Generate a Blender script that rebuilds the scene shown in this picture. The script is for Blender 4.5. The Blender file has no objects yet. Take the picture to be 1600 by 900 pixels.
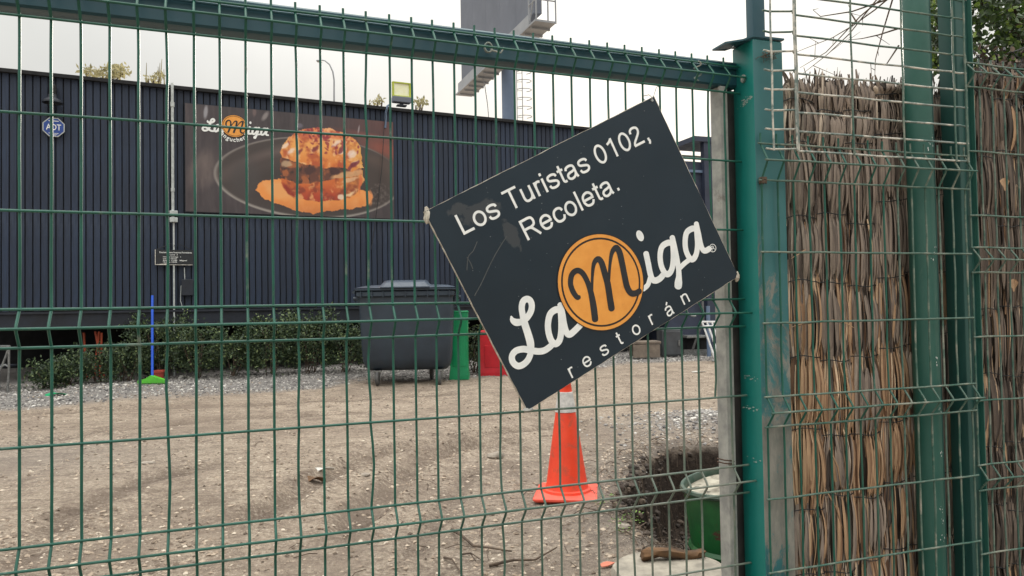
import bpy, math, random
import numpy as np
from mathutils import Vector, Matrix, noise

random.seed(7); np.random.seed(7)
scene = bpy.context.scene
COL = scene.collection

# ---------------------------------------------------------------- camera
F_PX, PITCH, ROLL, HC = 1155.0, 0.0251, -0.0164, 1.24
fw = Vector((0, math.cos(PITCH), math.sin(PITCH)))
up0 = Vector((0, -math.sin(PITCH), math.cos(PITCH)))
rt0 = Vector((1, 0, 0))
cr, sr = math.cos(ROLL), math.sin(ROLL)
rt = cr * rt0 + sr * up0
up = -sr * rt0 + cr * up0
cam_d = bpy.data.cameras.new('camera')
cam = bpy.data.objects.new('camera', cam_d); COL.objects.link(cam)
cam_d.sensor_width = 36; cam_d.lens = F_PX / 1600 * 36
cam_d.clip_start = 0.05; cam_d.clip_end = 6000
M = Matrix((rt, up, -fw)).transposed().to_4x4(); M.translation = Vector((0, 0, HC))
cam.matrix_world = M
scene.camera = cam

# ---------------------------------------------------------------- sky, sun, exposure
SUN_AZ, SUN_EL = math.radians(9), math.radians(15)      # azimuth from +Y towards +X
world = bpy.data.worlds.new('World'); scene.world = world; world.use_nodes = True
wn, wl = world.node_tree.nodes, world.node_tree.links
wn.clear()
sky = wn.new('ShaderNodeTexSky'); sky.sky_type = 'NISHITA'; sky.sun_disc = False
sky.sun_elevation = SUN_EL; sky.sun_rotation = SUN_AZ
sky.air_density = 1.0; sky.dust_density = 3.0; sky.ozone_density = 1.0
hs = wn.new('ShaderNodeHueSaturation'); hs.inputs['Saturation'].default_value = 0.55
wl.new(sky.outputs[0], hs.inputs['Color'])
tc = wn.new('ShaderNodeTexCoord'); nz = wn.new('ShaderNodeTexNoise')
nz.inputs['Scale'].default_value = 2.2; nz.inputs['Detail'].default_value = 5
wl.new(tc.outputs['Generated'], nz.inputs['Vector'])
cl = wn.new('ShaderNodeValToRGB')
cl.color_ramp.elements[0].position = .3; cl.color_ramp.elements[0].color = (1.78, 1.79, 1.70, 1)
cl.color_ramp.elements[1].position = .7; cl.color_ramp.elements[1].color = (2.5, 2.46, 2.34, 1)
wl.new(nz.outputs[0], cl.inputs[0])
sx = wn.new('ShaderNodeSeparateXYZ'); wl.new(tc.outputs['Generated'], sx.inputs[0])
# overcast dome: zenith brighter than the horizon, as under real cloud
gr_ = wn.new('ShaderNodeMath'); gr_.operation = 'MULTIPLY_ADD'; gr_.use_clamp = False
mxz = wn.new('ShaderNodeMath'); mxz.operation = 'MAXIMUM'; mxz.inputs[1].default_value = 0; wl.new(sx.outputs[2], mxz.inputs[0])
sq_ = wn.new('ShaderNodeMath'); sq_.operation = 'POWER'; sq_.inputs[1].default_value = 2.0; wl.new(mxz.outputs[0], sq_.inputs[0])
wl.new(sq_.outputs[0], gr_.inputs[0]); gr_.inputs[1].default_value = 7.8; gr_.inputs[2].default_value = 1.0
vm = wn.new('ShaderNodeVectorMath'); vm.operation = 'SCALE'; wl.new(cl.outputs[0], vm.inputs[0]); wl.new(gr_.outputs[0], vm.inputs['Scale'])
mx = wn.new('ShaderNodeMix'); mx.data_type = 'RGBA'; mx.inputs[0].default_value = 0.95
wl.new(hs.outputs[0], mx.inputs[6]); wl.new(vm.outputs[0], mx.inputs[7])
bg = wn.new('ShaderNodeBackground'); bg.inputs[1].default_value = 0.10
wl.new(mx.outputs[2], bg.inputs[0])
wo = wn.new('ShaderNodeOutputWorld'); wl.new(bg.outputs[0], wo.inputs[0])
sd = bpy.data.lights.new('sun', 'SUN'); sd.energy = 1.2; sd.angle = math.radians(12); sd.color = (1, .93, .82)
sun = bpy.data.objects.new('sun', sd); COL.objects.link(sun)
sv = Vector((math.sin(SUN_AZ) * math.cos(SUN_EL), math.cos(SUN_AZ) * math.cos(SUN_EL), math.sin(SUN_EL)))
sun.rotation_euler = sv.to_track_quat('Z', 'Y').to_euler(); sun.location = (0, 0, 30)
vs = scene.view_settings
vs.view_transform = 'Standard'; vs.look = 'None'; vs.gamma = 1; vs.exposure = 1.12; vs.use_curve_mapping = False

# ---------------------------------------------------------------- helpers: geometry of the place
def ray(x, y): return fw + rt * ((x - 800) / F_PX) - up * ((y - 450) / F_PX)
def at(x, y, Y):
    v = ray(x, y); p = v * (Y / v.y); p.z += HC; return p
class Plane:
    """vertical plane: origin, horizontal direction d, normal n towards the viewer side"""
    def __init__(s, o, ang):
        s.o = Vector(o); s.d = Vector((math.cos(ang), math.sin(ang), 0)); s.n = Vector((math.sin(ang), -math.cos(ang), 0))
    def P(s, a, z, off=0.0):
        p = s.o + s.d * a + s.n * off; return Vector((p.x, p.y, z))
    def hit(s, x, y, off=0.0):
        v = ray(x, y); c = Vector((0, 0, HC)); o = s.o + s.n * off
        t = ((o - c).dot(s.n)) / v.dot(s.n); return c + v * t
    def sz(s, x, y, off=0.0):
        p = s.hit(x, y, off); return (p - s.o).dot(s.d), p.z
GATE = Plane((-.9978, 1.4985, 0), .3718)
_p = at(1191, 394, 2.08); PANEL = Plane((_p.x, _p.y, 0), math.radians(18.5))
_p = at(630, 480, 12.3); WALL = Plane((_p.x, _p.y, 0), math.radians(24.95))

def base_g(x, y):
    yy = max(-3.0, min(y, 10.5)); return .025 * yy - .0 * x
def at_ground(x, y):
    v = ray(x, y); z = 0
    for _ in range(30):
        t = (z - HC) / v.z; z = base_g(v.x * t, v.y * t)
    return Vector((v.x * t, v.y * t, z))

# ---------------------------------------------------------------- mesh builder
class MB:
    def __init__(s): s.v = []; s.f = []; s.m = []; s.cols = None
    def add(s, vs, fs, m=0):
        b = len(s.v); s.v.extend([tuple(p) for p in vs]); s.f.extend([tuple(i + b for i in f) for f in fs]); s.m.extend([m] * len(fs)); return s
    def box(s, c, sx, sy, sz, ax=None, m=0, taper=1.0, bev=0.0):
        """c centre; sizes; ax=(X,Y,Z) axes"""
        X, Y, Z = ax if ax else (Vector((1, 0, 0)), Vector((0, 1, 0)), Vector((0, 0, 1)))
        c = Vector(c)
        if bev <= 0:
            vs = []
            for k in (-1, 1):
                t = taper if k > 0 else 1
                for a, b in ((-1, -1), (1, -1), (1, 1), (-1, 1)):
                    vs.append(c + X * (a * sx / 2 * t) + Y * (b * sy / 2 * t) + Z * (k * sz / 2))
            return s.add(vs, [(0, 3, 2, 1), (4, 5, 6, 7), (0, 1, 5, 4), (1, 2, 6, 5), (2, 3, 7, 6), (3, 0, 4, 7)], m)
        # chamfered along Z and at the caps
        prof = []
        for a, b in ((-1, -1), (1, -1), (1, 1), (-1, 1)):
            pts = [(a * (sx / 2), b * (sy / 2 - bev)), (a * (sx / 2 - bev * .3), b * (sy / 2 - bev * .3)), (a * (sx / 2 - bev), b * (sy / 2))]
            if (a, b) in ((1, -1), (-1, 1)): pts.reverse()
            prof.extend(pts)
        vs = []; n = len(prof)
        for (zz, ins) in ((-sz / 2, bev), (-sz / 2 + bev, 0), (sz / 2 - bev, 0), (sz / 2, bev)):
            t = 1 + (taper - 1) * (zz / sz + .5)
            for a, b in prof:
                fx = (1 - ins / (sx / 2)) * t; fy = (1 - ins / (sy / 2)) * t
                vs.append(c + X * a * fx + Y * b * fy + Z * zz)
        fs = [tuple(reversed(range(n))), tuple(range(3 * n, 4 * n))]
        for r in range(3):
            for i in range(n):
                j = (i + 1) % n; fs.append((r * n + i, r * n + j, (r + 1) * n + j, (r + 1) * n + i))
        return s.add(vs, fs, m)
    def tube(s, pts, r, n=8, m=0, cap=True):
        pts = [Vector(p) for p in pts]; N = len(pts)
        rr = r if isinstance(r, (list, tuple)) else [r] * N
        ref = None; vs = []
        for i, p in enumerate(pts):
            t = (pts[min(i + 1, N - 1)] - pts[max(i - 1, 0)]).normalized()
            if ref is None:
                ref = t.orthogonal().normalized()
            ref = (ref - t * ref.dot(t)).normalized(); b = t.cross(ref)
            for k in range(n):
                a = 2 * math.pi * k / n; vs.append(p + (ref * math.cos(a) + b * math.sin(a)) * rr[i])
        fs = []
        for i in range(N - 1):
            for k in range(n):
                k2 = (k + 1) % n; fs.append((i * n + k, i * n + k2, (i + 1) * n + k2, (i + 1) * n + k))
        if cap: fs.append(tuple(reversed(range(n)))); fs.append(tuple(range((N - 1) * n, N * n)))
        return s.add(vs, fs, m)
    def lathe(s, c, prof, n=32, ax=None, m=0):
        """prof: list of (r, h[, m])"""
        X, Y, Z = ax if ax else (Vector((1, 0, 0)), Vector((0, 1, 0)), Vector((0, 0, 1)))
        c = Vector(c); vs = []; fs = []; b = len(s.v)
        for q in prof:
            for k in range(n):
                a = 2 * math.pi * k / n; vs.append(c + (X * math.cos(a) + Y * math.sin(a)) * q[0] + Z * q[1])
        s.v.extend([tuple(p) for p in vs])
        for i in range(len(prof) - 1):
            mm = prof[i][2] if len(prof[i]) > 2 else m
            for k in range(n):
                k2 = (k + 1) % n; s.f.append((b + i * n + k, b + i * n + k2, b + (i + 1) * n + k2, b + (i + 1) * n + k)); s.m.append(mm)
        return s
    def prism(s, pts, off, m=0):
        """closed polygon pts (Vectors) extruded by vector off"""
        n = len(pts); off = Vector(off)
        vs = list(pts) + [Vector(p) + off for p in pts]
        fs = [tuple(reversed(range(n))), tuple(range(n, 2 * n))] + [(i, (i + 1) % n, n + (i + 1) % n, n + i) for i in range(n)]
        return s.add(vs, fs, m)

origin = {}
def link(name, mb, mats, parent=None, loc=None, smooth=True, kind=None):
    """ONE mesh object; geometry given in world coordinates"""
    if loc is None:
        loc = origin[parent.name] if parent is not None else Vector(mb.v[0])
    loc = Vector(loc)
    me = bpy.data.meshes.new(name)
    V = np.array(mb.v, dtype=np.float64) - np.array(loc)
    me.from_pydata(V.tolist(), [], mb.f)
    if not isinstance(mats, (list, tuple)): mats = [mats]
    for m in mats: me.materials.append(m)
    if len(mats) > 1: me.polygons.foreach_set('material_index', mb.m)
    if smooth: me.polygons.foreach_set('use_smooth', [True] * len(mb.f))
    me.update()
    if smooth:
        try: me.set_sharp_from_angle(angle=math.radians(38))
        except Exception: pass
    o = bpy.data.objects.new(name, me); COL.objects.link(o)
    origin[o.name] = loc
    if parent is not None:
        o.parent = parent; o.location = loc - origin[parent.name]
    else: o.location = loc
    if kind: o['kind'] = kind
    return o
def tag(o, label, cat, group=None):
    o['label'] = label; o['category'] = cat
    if group: o['group'] = group
    return o
def thing(name, label, cat, loc, group=None):
    o = bpy.data.objects.new(name, None); COL.objects.link(o); o.location = loc; o.empty_display_size = .1
    origin[o.name] = Vector(loc); return tag(o, label, cat, group)
def struct(o): o['kind'] = 'structure'; return o
def copy_part(src, parent, loc):
    c = src.copy(); COL.objects.link(c); c.parent = parent; c.location = loc; origin[c.name] = origin[parent.name] + Vector(loc); return c

# ---------------------------------------------------------------- materials
def S(r, g, b):
    f = lambda c: (c / 255 / 12.92) if c <= 10 else ((c / 255 + .055) / 1.055) ** 2.4
    return (f(r), f(g), f(b), 1)
def nd(nt, t, **kw):
    n = nt.nodes.new(t)
    for k, v in kw.items(): setattr(n, k, v)
    return n
def mixc(nt, fac, a, b, blend='MIX'):
    n = nt.nodes.new('ShaderNodeMix'); n.data_type = 'RGBA'; n.blend_type = blend
    for i, q in ((0, fac), (6, a), (7, b)):
        if isinstance(q, (int, float)): n.inputs[i].default_value = q
        elif isinstance(q, tuple): n.inputs[i].default_value = q
        else: nt.links.new(q, n.inputs[i])
    return n.outputs[2]
def ramp(nt, src, stops):
    n = nt.nodes.new('ShaderNodeValToRGB'); e = n.color_ramp.elements
    while len(e) < len(stops): e.new(.5)
    for i, (p, c) in enumerate(stops):
        e[i].position = p; e[i].color = c if isinstance(c, tuple) else (c, c, c, 1)
    nt.links.new(src, n.inputs[0]); return n.outputs[0]
def noise_n(nt, scale, detail=4, rough=.6, stretch=None, dist=0, coord='Object'):
    t = nt.nodes.new('ShaderNodeTexCoord'); src = t.outputs[coord]
    if stretch:
        mp = nt.nodes.new('ShaderNodeMapping'); mp.inputs['Scale'].default_value = stretch; nt.links.new(src, mp.inputs[0]); src = mp.outputs[0]
    n = nt.nodes.new('ShaderNodeTexNoise'); n.inputs['Scale'].default_value = scale; n.inputs['Detail'].default_value = detail
    n.inputs['Roughness'].default_value = rough; n.inputs['Distortion'].default_value = dist
    nt.links.new(src, n.inputs['Vector']); return n.outputs[0]
def bumpn(nt, src, strength, dist, prev=None):
    b = nt.nodes.new('ShaderNodeBump'); b.inputs['Strength'].default_value = strength; b.inputs['Distance'].default_value = dist
    nt.links.new(src, b.inputs['Height'])
    if prev is not None: nt.links.new(prev, b.inputs['Normal'])
    return b.outputs[0]
def new_mat(name):
    m = bpy.data.materials.new(name); m.use_nodes = True; nt = m.node_tree
    return m, nt, nt.nodes['Principled BSDF']
def mat(name, c1, c2=None, scale=20, rough=.6, metal=0, bump=.2, bdist=.002, wear=None, wthr=(.62, .68), wscale=12, stretch=None,
        island=0.0, spec=.5, wrough=.85, detail=5, coord='Object'):
    m, nt, p = new_mat(name)
    c2 = c2 or tuple([c * .8 for c in c1[:3]] + [1])
    n = noise_n(nt, scale, detail, .62, stretch, coord=coord)
    col = mixc(nt, ramp(nt, n, [(.35, 0.0), (.65, 1.0)]), c1, c2)
    if island:
        g = nt.nodes.new('ShaderNodeNewGeometry')
        r = ramp(nt, g.outputs['Random Per Island'], [(0, 1 - island), (1, 1 + island)])
        col = mixc(nt, 1.0, col, r, 'MULTIPLY')
    if wear:
        w = noise_n(nt, wscale, 8, .7, stretch, .3, coord=coord); wf = ramp(nt, w, [(wthr[0], 0.0), (wthr[1], 1.0)])
        col = mixc(nt, wf, col, wear)
        rr = ramp(nt, wf, [(0, rough), (1, wrough)]); nt.links.new(rr, p.inputs['Roughness'])
    else:
        rr = ramp(nt, noise_n(nt, scale * 2.3, 4), [(.3, max(.02, rough - .08)), (.7, min(1, rough + .08))]); nt.links.new(rr, p.inputs['Roughness'])
    nt.links.new(col, p.inputs['Base Color']); p.inputs['Metallic'].default_value = metal
    p.inputs['Specular IOR Level'].default_value = spec
    if bump: nt.links.new(bumpn(nt, noise_n(nt, scale * 3, 4, stretch=stretch), bump, bdist), p.inputs['Normal'])
    return m

GREEN = S(10, 84, 72); GREEN2 = S(28, 98, 88)
M_wire = mat('green_wire_coating', S(10, 74, 60), S(20, 88, 74), 14, .42, bump=.1, wear=S(120, 128, 118), wthr=(.60, .75), wscale=9)
def wire_weather():
    nt = M_wire.node_tree; p = nt.nodes['Principled BSDF']; c0 = p.inputs['Base Color'].links[0].from_socket
    t = nt.nodes.new('ShaderNodeTexCoord'); sx_ = nt.nodes.new('ShaderNodeSeparateXYZ'); nt.links.new(t.outputs['Object'], sx_.inputs[0])
    def mr(src, a, b, c, d):
        n = nt.nodes.new('ShaderNodeMapRange'); nt.links.new(src, n.inputs[0]); n.inputs[1].default_value = a; n.inputs[2].default_value = b; n.inputs[3].default_value = c; n.inputs[4].default_value = d; return n.outputs[0]
    m1 = nt.nodes.new('ShaderNodeMath'); m1.operation = 'MULTIPLY'; nt.links.new(mr(sx_.outputs[0], -.1, .5, 0, 1), m1.inputs[0]); nt.links.new(mr(sx_.outputs[2], 1.15, .8, 0, 1), m1.inputs[1])
    m2 = nt.nodes.new('ShaderNodeMath'); m2.operation = 'MULTIPLY'; nt.links.new(m1.outputs[0], m2.inputs[0]); nt.links.new(ramp(nt, noise_n(nt, 14, 6, .7), [(.3, .25), (.6, 1.0)]), m2.inputs[1])
    nt.links.new(mixc(nt, m2.outputs[0], c0, S(112, 116, 106)), p.inputs['Base Color'])
wire_weather()
M_wire_old = mat('weathered_green_wire_coating', S(36, 84, 72), S(96, 112, 102), 16, .55, bump=.15, wear=S(150, 148, 135), wthr=(.5, .72), wscale=14)
M_wire_scr = mat('scraped_green_wire_coating', S(70, 100, 96), S(140, 145, 140), 20, .5, bump=.15, wear=S(196, 192, 182), wthr=(.46, .58), wscale=16)
M_post = mat('green_post_paint', S(18, 116, 108), S(30, 122, 116), 3.0, .36, bump=.12, bdist=.001, wear=S(128, 150, 140), wthr=(.70, .76), wscale=9)
M_beam = mat('dark_green_beam_paint', S(30, 70, 82), S(38, 78, 90), 5, .42, bump=.1, bdist=.001, wear=S(60, 52, 50), wthr=(.66, .8), wscale=6)
M_galv = mat('galvanised_steel', S(172, 172, 166), S(140, 141, 138), 26, .55, metal=.1, bump=.25, bdist=.001, wear=S(112, 104, 96), wthr=(.62, .76), wscale=8)
M_rust = mat('rusty_steel', S(70, 52, 42), S(92, 66, 50), 30, .85)
M_white_edge = mat('raw_white_edge', S(206, 202, 190), S(160, 150, 136), 60, .6, bump=.3)
M_vinyl_w = mat('white_vinyl', S(236, 238, 236), S(222, 226, 226), 30, .45, bump=0, wear=S(150, 152, 150), wthr=(.66, .8), wscale=60)
M_vinyl_o = mat('orange_vinyl', S(232, 160, 72), S(222, 148, 62), 22, .45, bump=0, wear=S(196, 128, 60), wthr=(.62, .8), wscale=40)
M_vinyl_k = mat('black_vinyl', S(34, 38, 44), S(26, 28, 32), 22, .4, bump=0)
M_vinyl_br = mat('dark_brown_vinyl', S(40, 30, 24), S(30, 24, 20), 22, .4, bump=0)
M_board = mat('dark_painted_timber', S(31, 46, 69), S(22, 34, 53), 3.0, .62, bump=.35, bdist=.002, stretch=(14, 14, .8), island=0, wear=S(72, 80, 94), wthr=(.70, .82), wscale=2.0)
_nt = M_board.node_tree; _p = _nt.nodes['Principled BSDF']; _lk = _p.inputs['Base Color'].links[0].from_socket
_oi = _nt.nodes.new('ShaderNodeObjectInfo'); _c = mixc(_nt, 1.0, _lk, ramp(_nt, _oi.outputs['Random'], [(0, .78), (1, 1.2)]), 'MULTIPLY')
_du = ramp(_nt, noise_n(_nt, 1.1, 7, .7, (1.2, 1.2, .35), .4), [(.56, 0.0), (.74, .35)]); _c = mixc(_nt, _du, _c, S(88, 96, 110)); _nt.links.new(_c, _p.inputs['Base Color'])
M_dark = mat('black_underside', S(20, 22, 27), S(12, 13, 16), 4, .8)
M_ledge = mat('dark_steel_ledge', S(30, 37, 50), S(22, 27, 36), 5, .6)
M_pipe = mat('pale_pvc_conduit', S(190, 196, 196), S(160, 166, 166), 20, .45, bump=.05)
M_cable = mat('black_cable', S(30, 30, 34), S(20, 20, 22), 30, .6)
M_trash = mat('dark_grey_bin_plastic', S(47, 60, 73), S(39, 50, 62), 3.5, .48, bump=.15, bdist=.003, wear=S(84, 88, 92), wthr=(.64, .8), wscale=4)
M_trash_lid = mat('bin_lid_plastic', S(58, 70, 86), S(48, 60, 74), 6, .4, bump=.1)
M_rubber = mat('grey_rubber', S(92, 92, 92), S(70, 70, 70), 40, .7)
M_steel = mat('dull_steel', S(150, 152, 152), S(110, 112, 112), 30, .4, metal=.7)
M_gplast = mat('green_plastic', S(14, 150, 96), S(16, 136, 88), 6, .42, bump=.08)
M_rplast = mat('red_plastic', S(196, 22, 40), S(170, 20, 36), 6, .42, bump=.08)
M_cone = mat('orange_cone_rubber', S(240, 76, 44), S(226, 64, 38), 7, .48, bump=.12, wear=S(170, 84, 62), wthr=(.54, .74), wscale=11)
M_conebase = mat('faded_orange_cone_base', S(240, 96, 76), S(224, 82, 64), 10, .55, bump=.2, wear=S(150, 100, 84), wthr=(.62, .8), wscale=14)
M_refl = mat('white_reflective_sleeve', S(215, 212, 208), S(180, 178, 176), 40, .35, bump=.1)
M_drum = mat('green_drum_paint', S(24, 92, 44), S(18, 74, 38), 9, .45, bump=.3, bdist=.003, wear=S(72, 42, 30), wthr=(.57, .62), wscale=6)
M_conc = mat('pale_concrete', S(168, 160, 146), S(132, 126, 116), 14, .9, bump=.6, bdist=.004)
M_bark = mat('rotten_wood', S(118, 88, 60), S(60, 46, 36), 20, .9, bump=.8, bdist=.006, stretch=(.3, 1, 1))
M_twig = mat('dry_twig', S(104, 88, 74), S(66, 56, 48), 30, .9, bump=.4)
M_blue = mat('blue_plastic', S(16, 82, 200), S(16, 70, 180), 10, .4, bump=0)
M_lime = mat('lime_plastic', S(96, 196, 60), S(80, 170, 54), 10, .45, bump=.1)
M_orange_stake = mat('orange_stake_paint', S(200, 92, 60), S(170, 76, 52), 10, .6)
M_wood = mat('grey_plank', S(128, 116, 104), S(100, 90, 82), 8, .85, bump=.4, stretch=(1, 1, 1))
M_cab = mat('dark_grey_cabinet', S(74, 78, 82), S(60, 62, 66), 5, .6)
M_kiosk = mat('slate_painted_panel', S(50, 58, 78), S(40, 47, 64), 3, .6, bump=.1)
M_whitepaint = mat('white_metal_paint', S(214, 214, 214), S(180, 180, 180), 12, .5)
M_bill = mat('grey_billboard_back', S(104, 110, 123), S(92, 98, 110), .3, .7, bump=0)
M_billgrey = mat('pale_galvanised_steel', S(150, 154, 160), S(130, 134, 140), .6, .55, bump=0)
M_pole = mat('blue_grey_pole_paint', S(104, 122, 148), S(92, 110, 136), .8, .55, bump=0)
M_floodglass = mat('flood_lamp_lens', S(226, 228, 176), S(234, 236, 214), 8, .25, bump=0)
M_stone = mat('pale_stone', S(160, 150, 138), S(126, 118, 108), 18, .9, bump=.5, bdist=.004, island=.15)
M_plaster_bits = mat('white_scraps', S(215, 212, 205), S(180, 176, 168), 30, .8, island=.2)

def island_mat(name, stops, rough=.85, sat_noise=(40, .25), trans=0, stretch=None, bump=.4, bdist=.001):
    m, nt, p = new_mat(name)
    g = nt.nodes.new('ShaderNodeNewGeometry')
    col = ramp(nt, g.outputs['Random Per Island'], stops)
    n = noise_n(nt, sat_noise[0], 5, .65, stretch)
    v = ramp(nt, n, [(.3, 1 - sat_noise[1]), (.7, 1 + sat_noise[1])])
    col = mixc(nt, 1.0, col, v, 'MULTIPLY'); nt.links.new(col, p.inputs['Base Color'])
    p.inputs['Roughness'].default_value = rough
    if bump: nt.links.new(bumpn(nt, n, bump, bdist), p.inputs['Normal'])
    if trans:
        t = nt.nodes.new('ShaderNodeBsdfTranslucent'); nt.links.new(col, t.inputs[0])
        ms = nt.nodes.new('ShaderNodeMixShader'); ms.inputs[0].default_value = trans
        nt.links.new(p.outputs[0], ms.inputs[1]); nt.links.new(t.outputs[0], ms.inputs[2])
        nt.links.new(ms.outputs[0], nt.nodes['Material Output'].inputs[0])
    return m
M_reed = island_mat('weathered_reed', [(0, S(48, 42, 40)), (.2, S(92, 82, 76)), (.5, S(136, 122, 112)), (.82, S(164, 148, 134)), (1, S(212, 194, 174))], stretch=(60, 60, 3), sat_noise=(3, .3))
M_reed_tan = island_mat('tan_reed', [(0, S(58, 42, 34)), (.2, S(116, 86, 64)), (.5, S(168, 134, 104)), (.8, S(196, 166, 134)), (1, S(232, 208, 178))], stretch=(60, 60, 3), sat_noise=(3, .3))
M_reed_dark = island_mat('dark_reed', [(0, S(46, 40, 38)), (.5, S(98, 86, 78)), (1, S(150, 134, 120))], stretch=(60, 60, 3), sat_noise=(3, .3))
M_reed_core = mat('reed_bundle_core', S(70, 60, 52), S(44, 38, 34), 10, .95, stretch=(20, 20, 1))
M_leaf = island_mat('shrub_leaf', [(0, S(32, 46, 32)), (.5, S(54, 72, 48)), (.85, S(82, 100, 64)), (1, S(128, 142, 94))], rough=.6, trans=.15, bump=0, sat_noise=(6, .15))
M_leaf_tree = island_mat('tree_leaf', [(0, S(30, 44, 26)), (.55, S(52, 72, 36)), (.85, S(84, 108, 44)), (1, S(128, 150, 62))], rough=.5, trans=.35, bump=0, sat_noise=(6, .15))
M_leaf_far = island_mat('hazed_distant_leaf', [(0, S(126, 122, 92)), (1, S(176, 168, 126))], rough=.8, trans=.5, bump=0)  # lightened: haze and backlight are put into the leaf colour
M_weed = island_mat('weed_leaf', [(0, S(86, 112, 56)), (1, S(130, 170, 70))], rough=.6, trans=.3, bump=0)
M_gravel = island_mat('grey_gravel', [(0, S(84, 82, 82)), (.4, S(134, 130, 128)), (.8, S(170, 166, 160)), (1, S(214, 210, 204))], bump=.5, sat_noise=(30, .15))
M_chips = island_mat('soil_crumbs', [(0, S(84, 72, 62)), (.35, S(140, 124, 108)), (.85, S(178, 162, 144)), (1, S(200, 188, 172))], bump=.4, sat_noise=(30, .15))

# sign face: satin black sheet, faded patch, smears, scratches
def sign_mat():
    m, nt, p = new_mat('sign_black_sheet')
    n = noise_n(nt, 3.2, 4); col = mixc(nt, ramp(nt, n, [(.35, 0.0), (.7, 1.0)]), S(18, 35, 46), S(24, 41, 53))
    t = nt.nodes.new('ShaderNodeTexCoord')
    at_ = nt.nodes.new('ShaderNodeAttribute'); at_.attribute_name = 'smear'
    n2 = noise_n(nt, 16, 6, .7, dist=.6)
    ad = nt.nodes.new('ShaderNodeMath'); ad.operation = 'ADD'; nt.links.new(at_.outputs['Fac'], ad.inputs[0])
    sc = nt.nodes.new('ShaderNodeMath'); sc.operation = 'MULTIPLY_ADD'; nt.links.new(n2, sc.inputs[0]); sc.inputs[1].default_value = .8; sc.inputs[2].default_value = -.4
    nt.links.new(sc.outputs[0], ad.inputs[1])
    f = ramp(nt, ad.outputs[0], [(.5, 0.0), (.56, .55)])
    col = mixc(nt, f, col, S(74, 76, 78)); nt.links.new(col, p.inputs['Base Color'])
    nt.links.new(ramp(nt, noise_n(nt, 9, 5), [(.3, .28), (.7, .42)]), p.inputs['Roughness'])
    nt.links.new(bumpn(nt, noise_n(nt, 6, 2), .12, .004), p.inputs['Normal']); p.inputs['Specular IOR Level'].default_value = .42
    return m
M_sign = sign_mat()

# ground material: zones from attributes painted by the terrain function
def ground_mat():
    m, nt, p = new_mat('dirt_yard')
    def A(n):
        a = nt.nodes.new('ShaderNodeAttribute'); a.attribute_name = n; return a.outputs['Fac']
    big = noise_n(nt, .55, 6, .65); mid = noise_n(nt, 4.5, 8, .72); fine = noise_n(nt, 46, 6, .75); grit = noise_n(nt, 190, 3, .8)
    c = mixc(nt, ramp(nt, big, [(.35, 0.0), (.62, 1.0)]), S(178, 162, 145), S(152, 138, 123))
    c = mixc(nt, ramp(nt, mid, [(.38, 0.0), (.66, .75)]), c, S(196, 180, 161))
    c = mixc(nt, ramp(nt, mid, [(.30, .85), (.46, 0.0)]), c, S(112, 97, 86))
    st = noise_n(nt, 4.5, 8, .75, (1, 3.2, 1), 1.2)
    c = mixc(nt, ramp(nt, st, [(.47, 0.0), (.60, .75)]), c, S(118, 104, 92))
    c = mixc(nt, ramp(nt, fine, [(.34, .8), (.5, 0.0)]), c, S(110, 96, 86))
    c = mixc(nt, ramp(nt, fine, [(.54, 0.0), (.68, .75)]), c, S(226, 214, 198))
    c = mixc(nt, ramp(nt, grit, [(.34, .7), (.52, 0.0)]), c, S(104, 94, 86))
    g = mixc(nt, ramp(nt, grit, [(.35, 0.0), (.7, 1.0)]), S(104, 100, 98), S(158, 154, 150))
    rf = nt.nodes.new('ShaderNodeMath'); rf.operation = 'MULTIPLY'; nt.links.new(A('rut'), rf.inputs[0]); nt.links.new(ramp(nt, fine, [(.4, 1.0), (.62, .55)]), rf.inputs[1])
    c = mixc(nt, rf.outputs[0], c, S(96, 83, 74))
    damp = ramp(nt, noise_n(nt, .9, 7, .7, dist=.5), [(.49, 0.0), (.60, .6)])
    c = mixc(nt, damp, c, S(132, 118, 106))
    c = mixc(nt, A('gravel'), c, g)
    soil = mixc(nt, ramp(nt, fine, [(.35, 0.0), (.7, 1.0)]), S(38, 32, 29), S(74, 63, 55))
    c = mixc(nt, A('soil'), c, soil)
    nt.links.new(c, p.inputs['Base Color']); p.inputs['Roughness'].default_value = .95; p.inputs['Specular IOR Level'].default_value = .2
    b = bumpn(nt, mid, .8, .05); b = bumpn(nt, fine, 1.0, .014, b); b = bumpn(nt, grit, .9, .005, b)
    nt.links.new(b, p.inputs['Normal'])
    return m
M_ground = ground_mat()

# ---------------------------------------------------------------- ground
pit_px = [(1002, 722), (1022, 710), (1045, 703), (1090, 702), (1150, 702), (1230, 720), (1280, 790), (1240, 880), (1180, 905), (1110, 900), (1085, 868), (1037, 858), (1008, 836), (976, 808), (966, 785), (990, 748)]
pit = [at_ground(*q).to_2d() for q in pit_px]
def poly_sd(x, y, poly):
    ins = False; dm = 1e9; n = len(poly)
    for i in range(n):
        a = poly[i]; b = poly[(i + 1) % n]
        if (a.y > y) != (b.y > y) and x < (b.x - a.x) * (y - a.y) / (b.y - a.y) + a.x: ins = not ins
        ex, ey = b.x - a.x, b.y - a.y; t = max(0, min(1, ((x - a.x) * ex + (y - a.y) * ey) / (ex * ex + ey * ey + 1e-12)))
        dm = min(dm, math.hypot(x - a.x - t * ex, y - a.y - t * ey))
    return dm if ins else -dm
pc = sum(pit, Vector((0, 0))) / len(pit)
heap = at_ground(1110, 668)
wall_dist = lambda x, y: (Vector((x, y, 0)) - WALL.o).dot(WALL.n)
ru = 0.0
RUTS = []
CONE = at_ground(886, 775)
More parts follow.
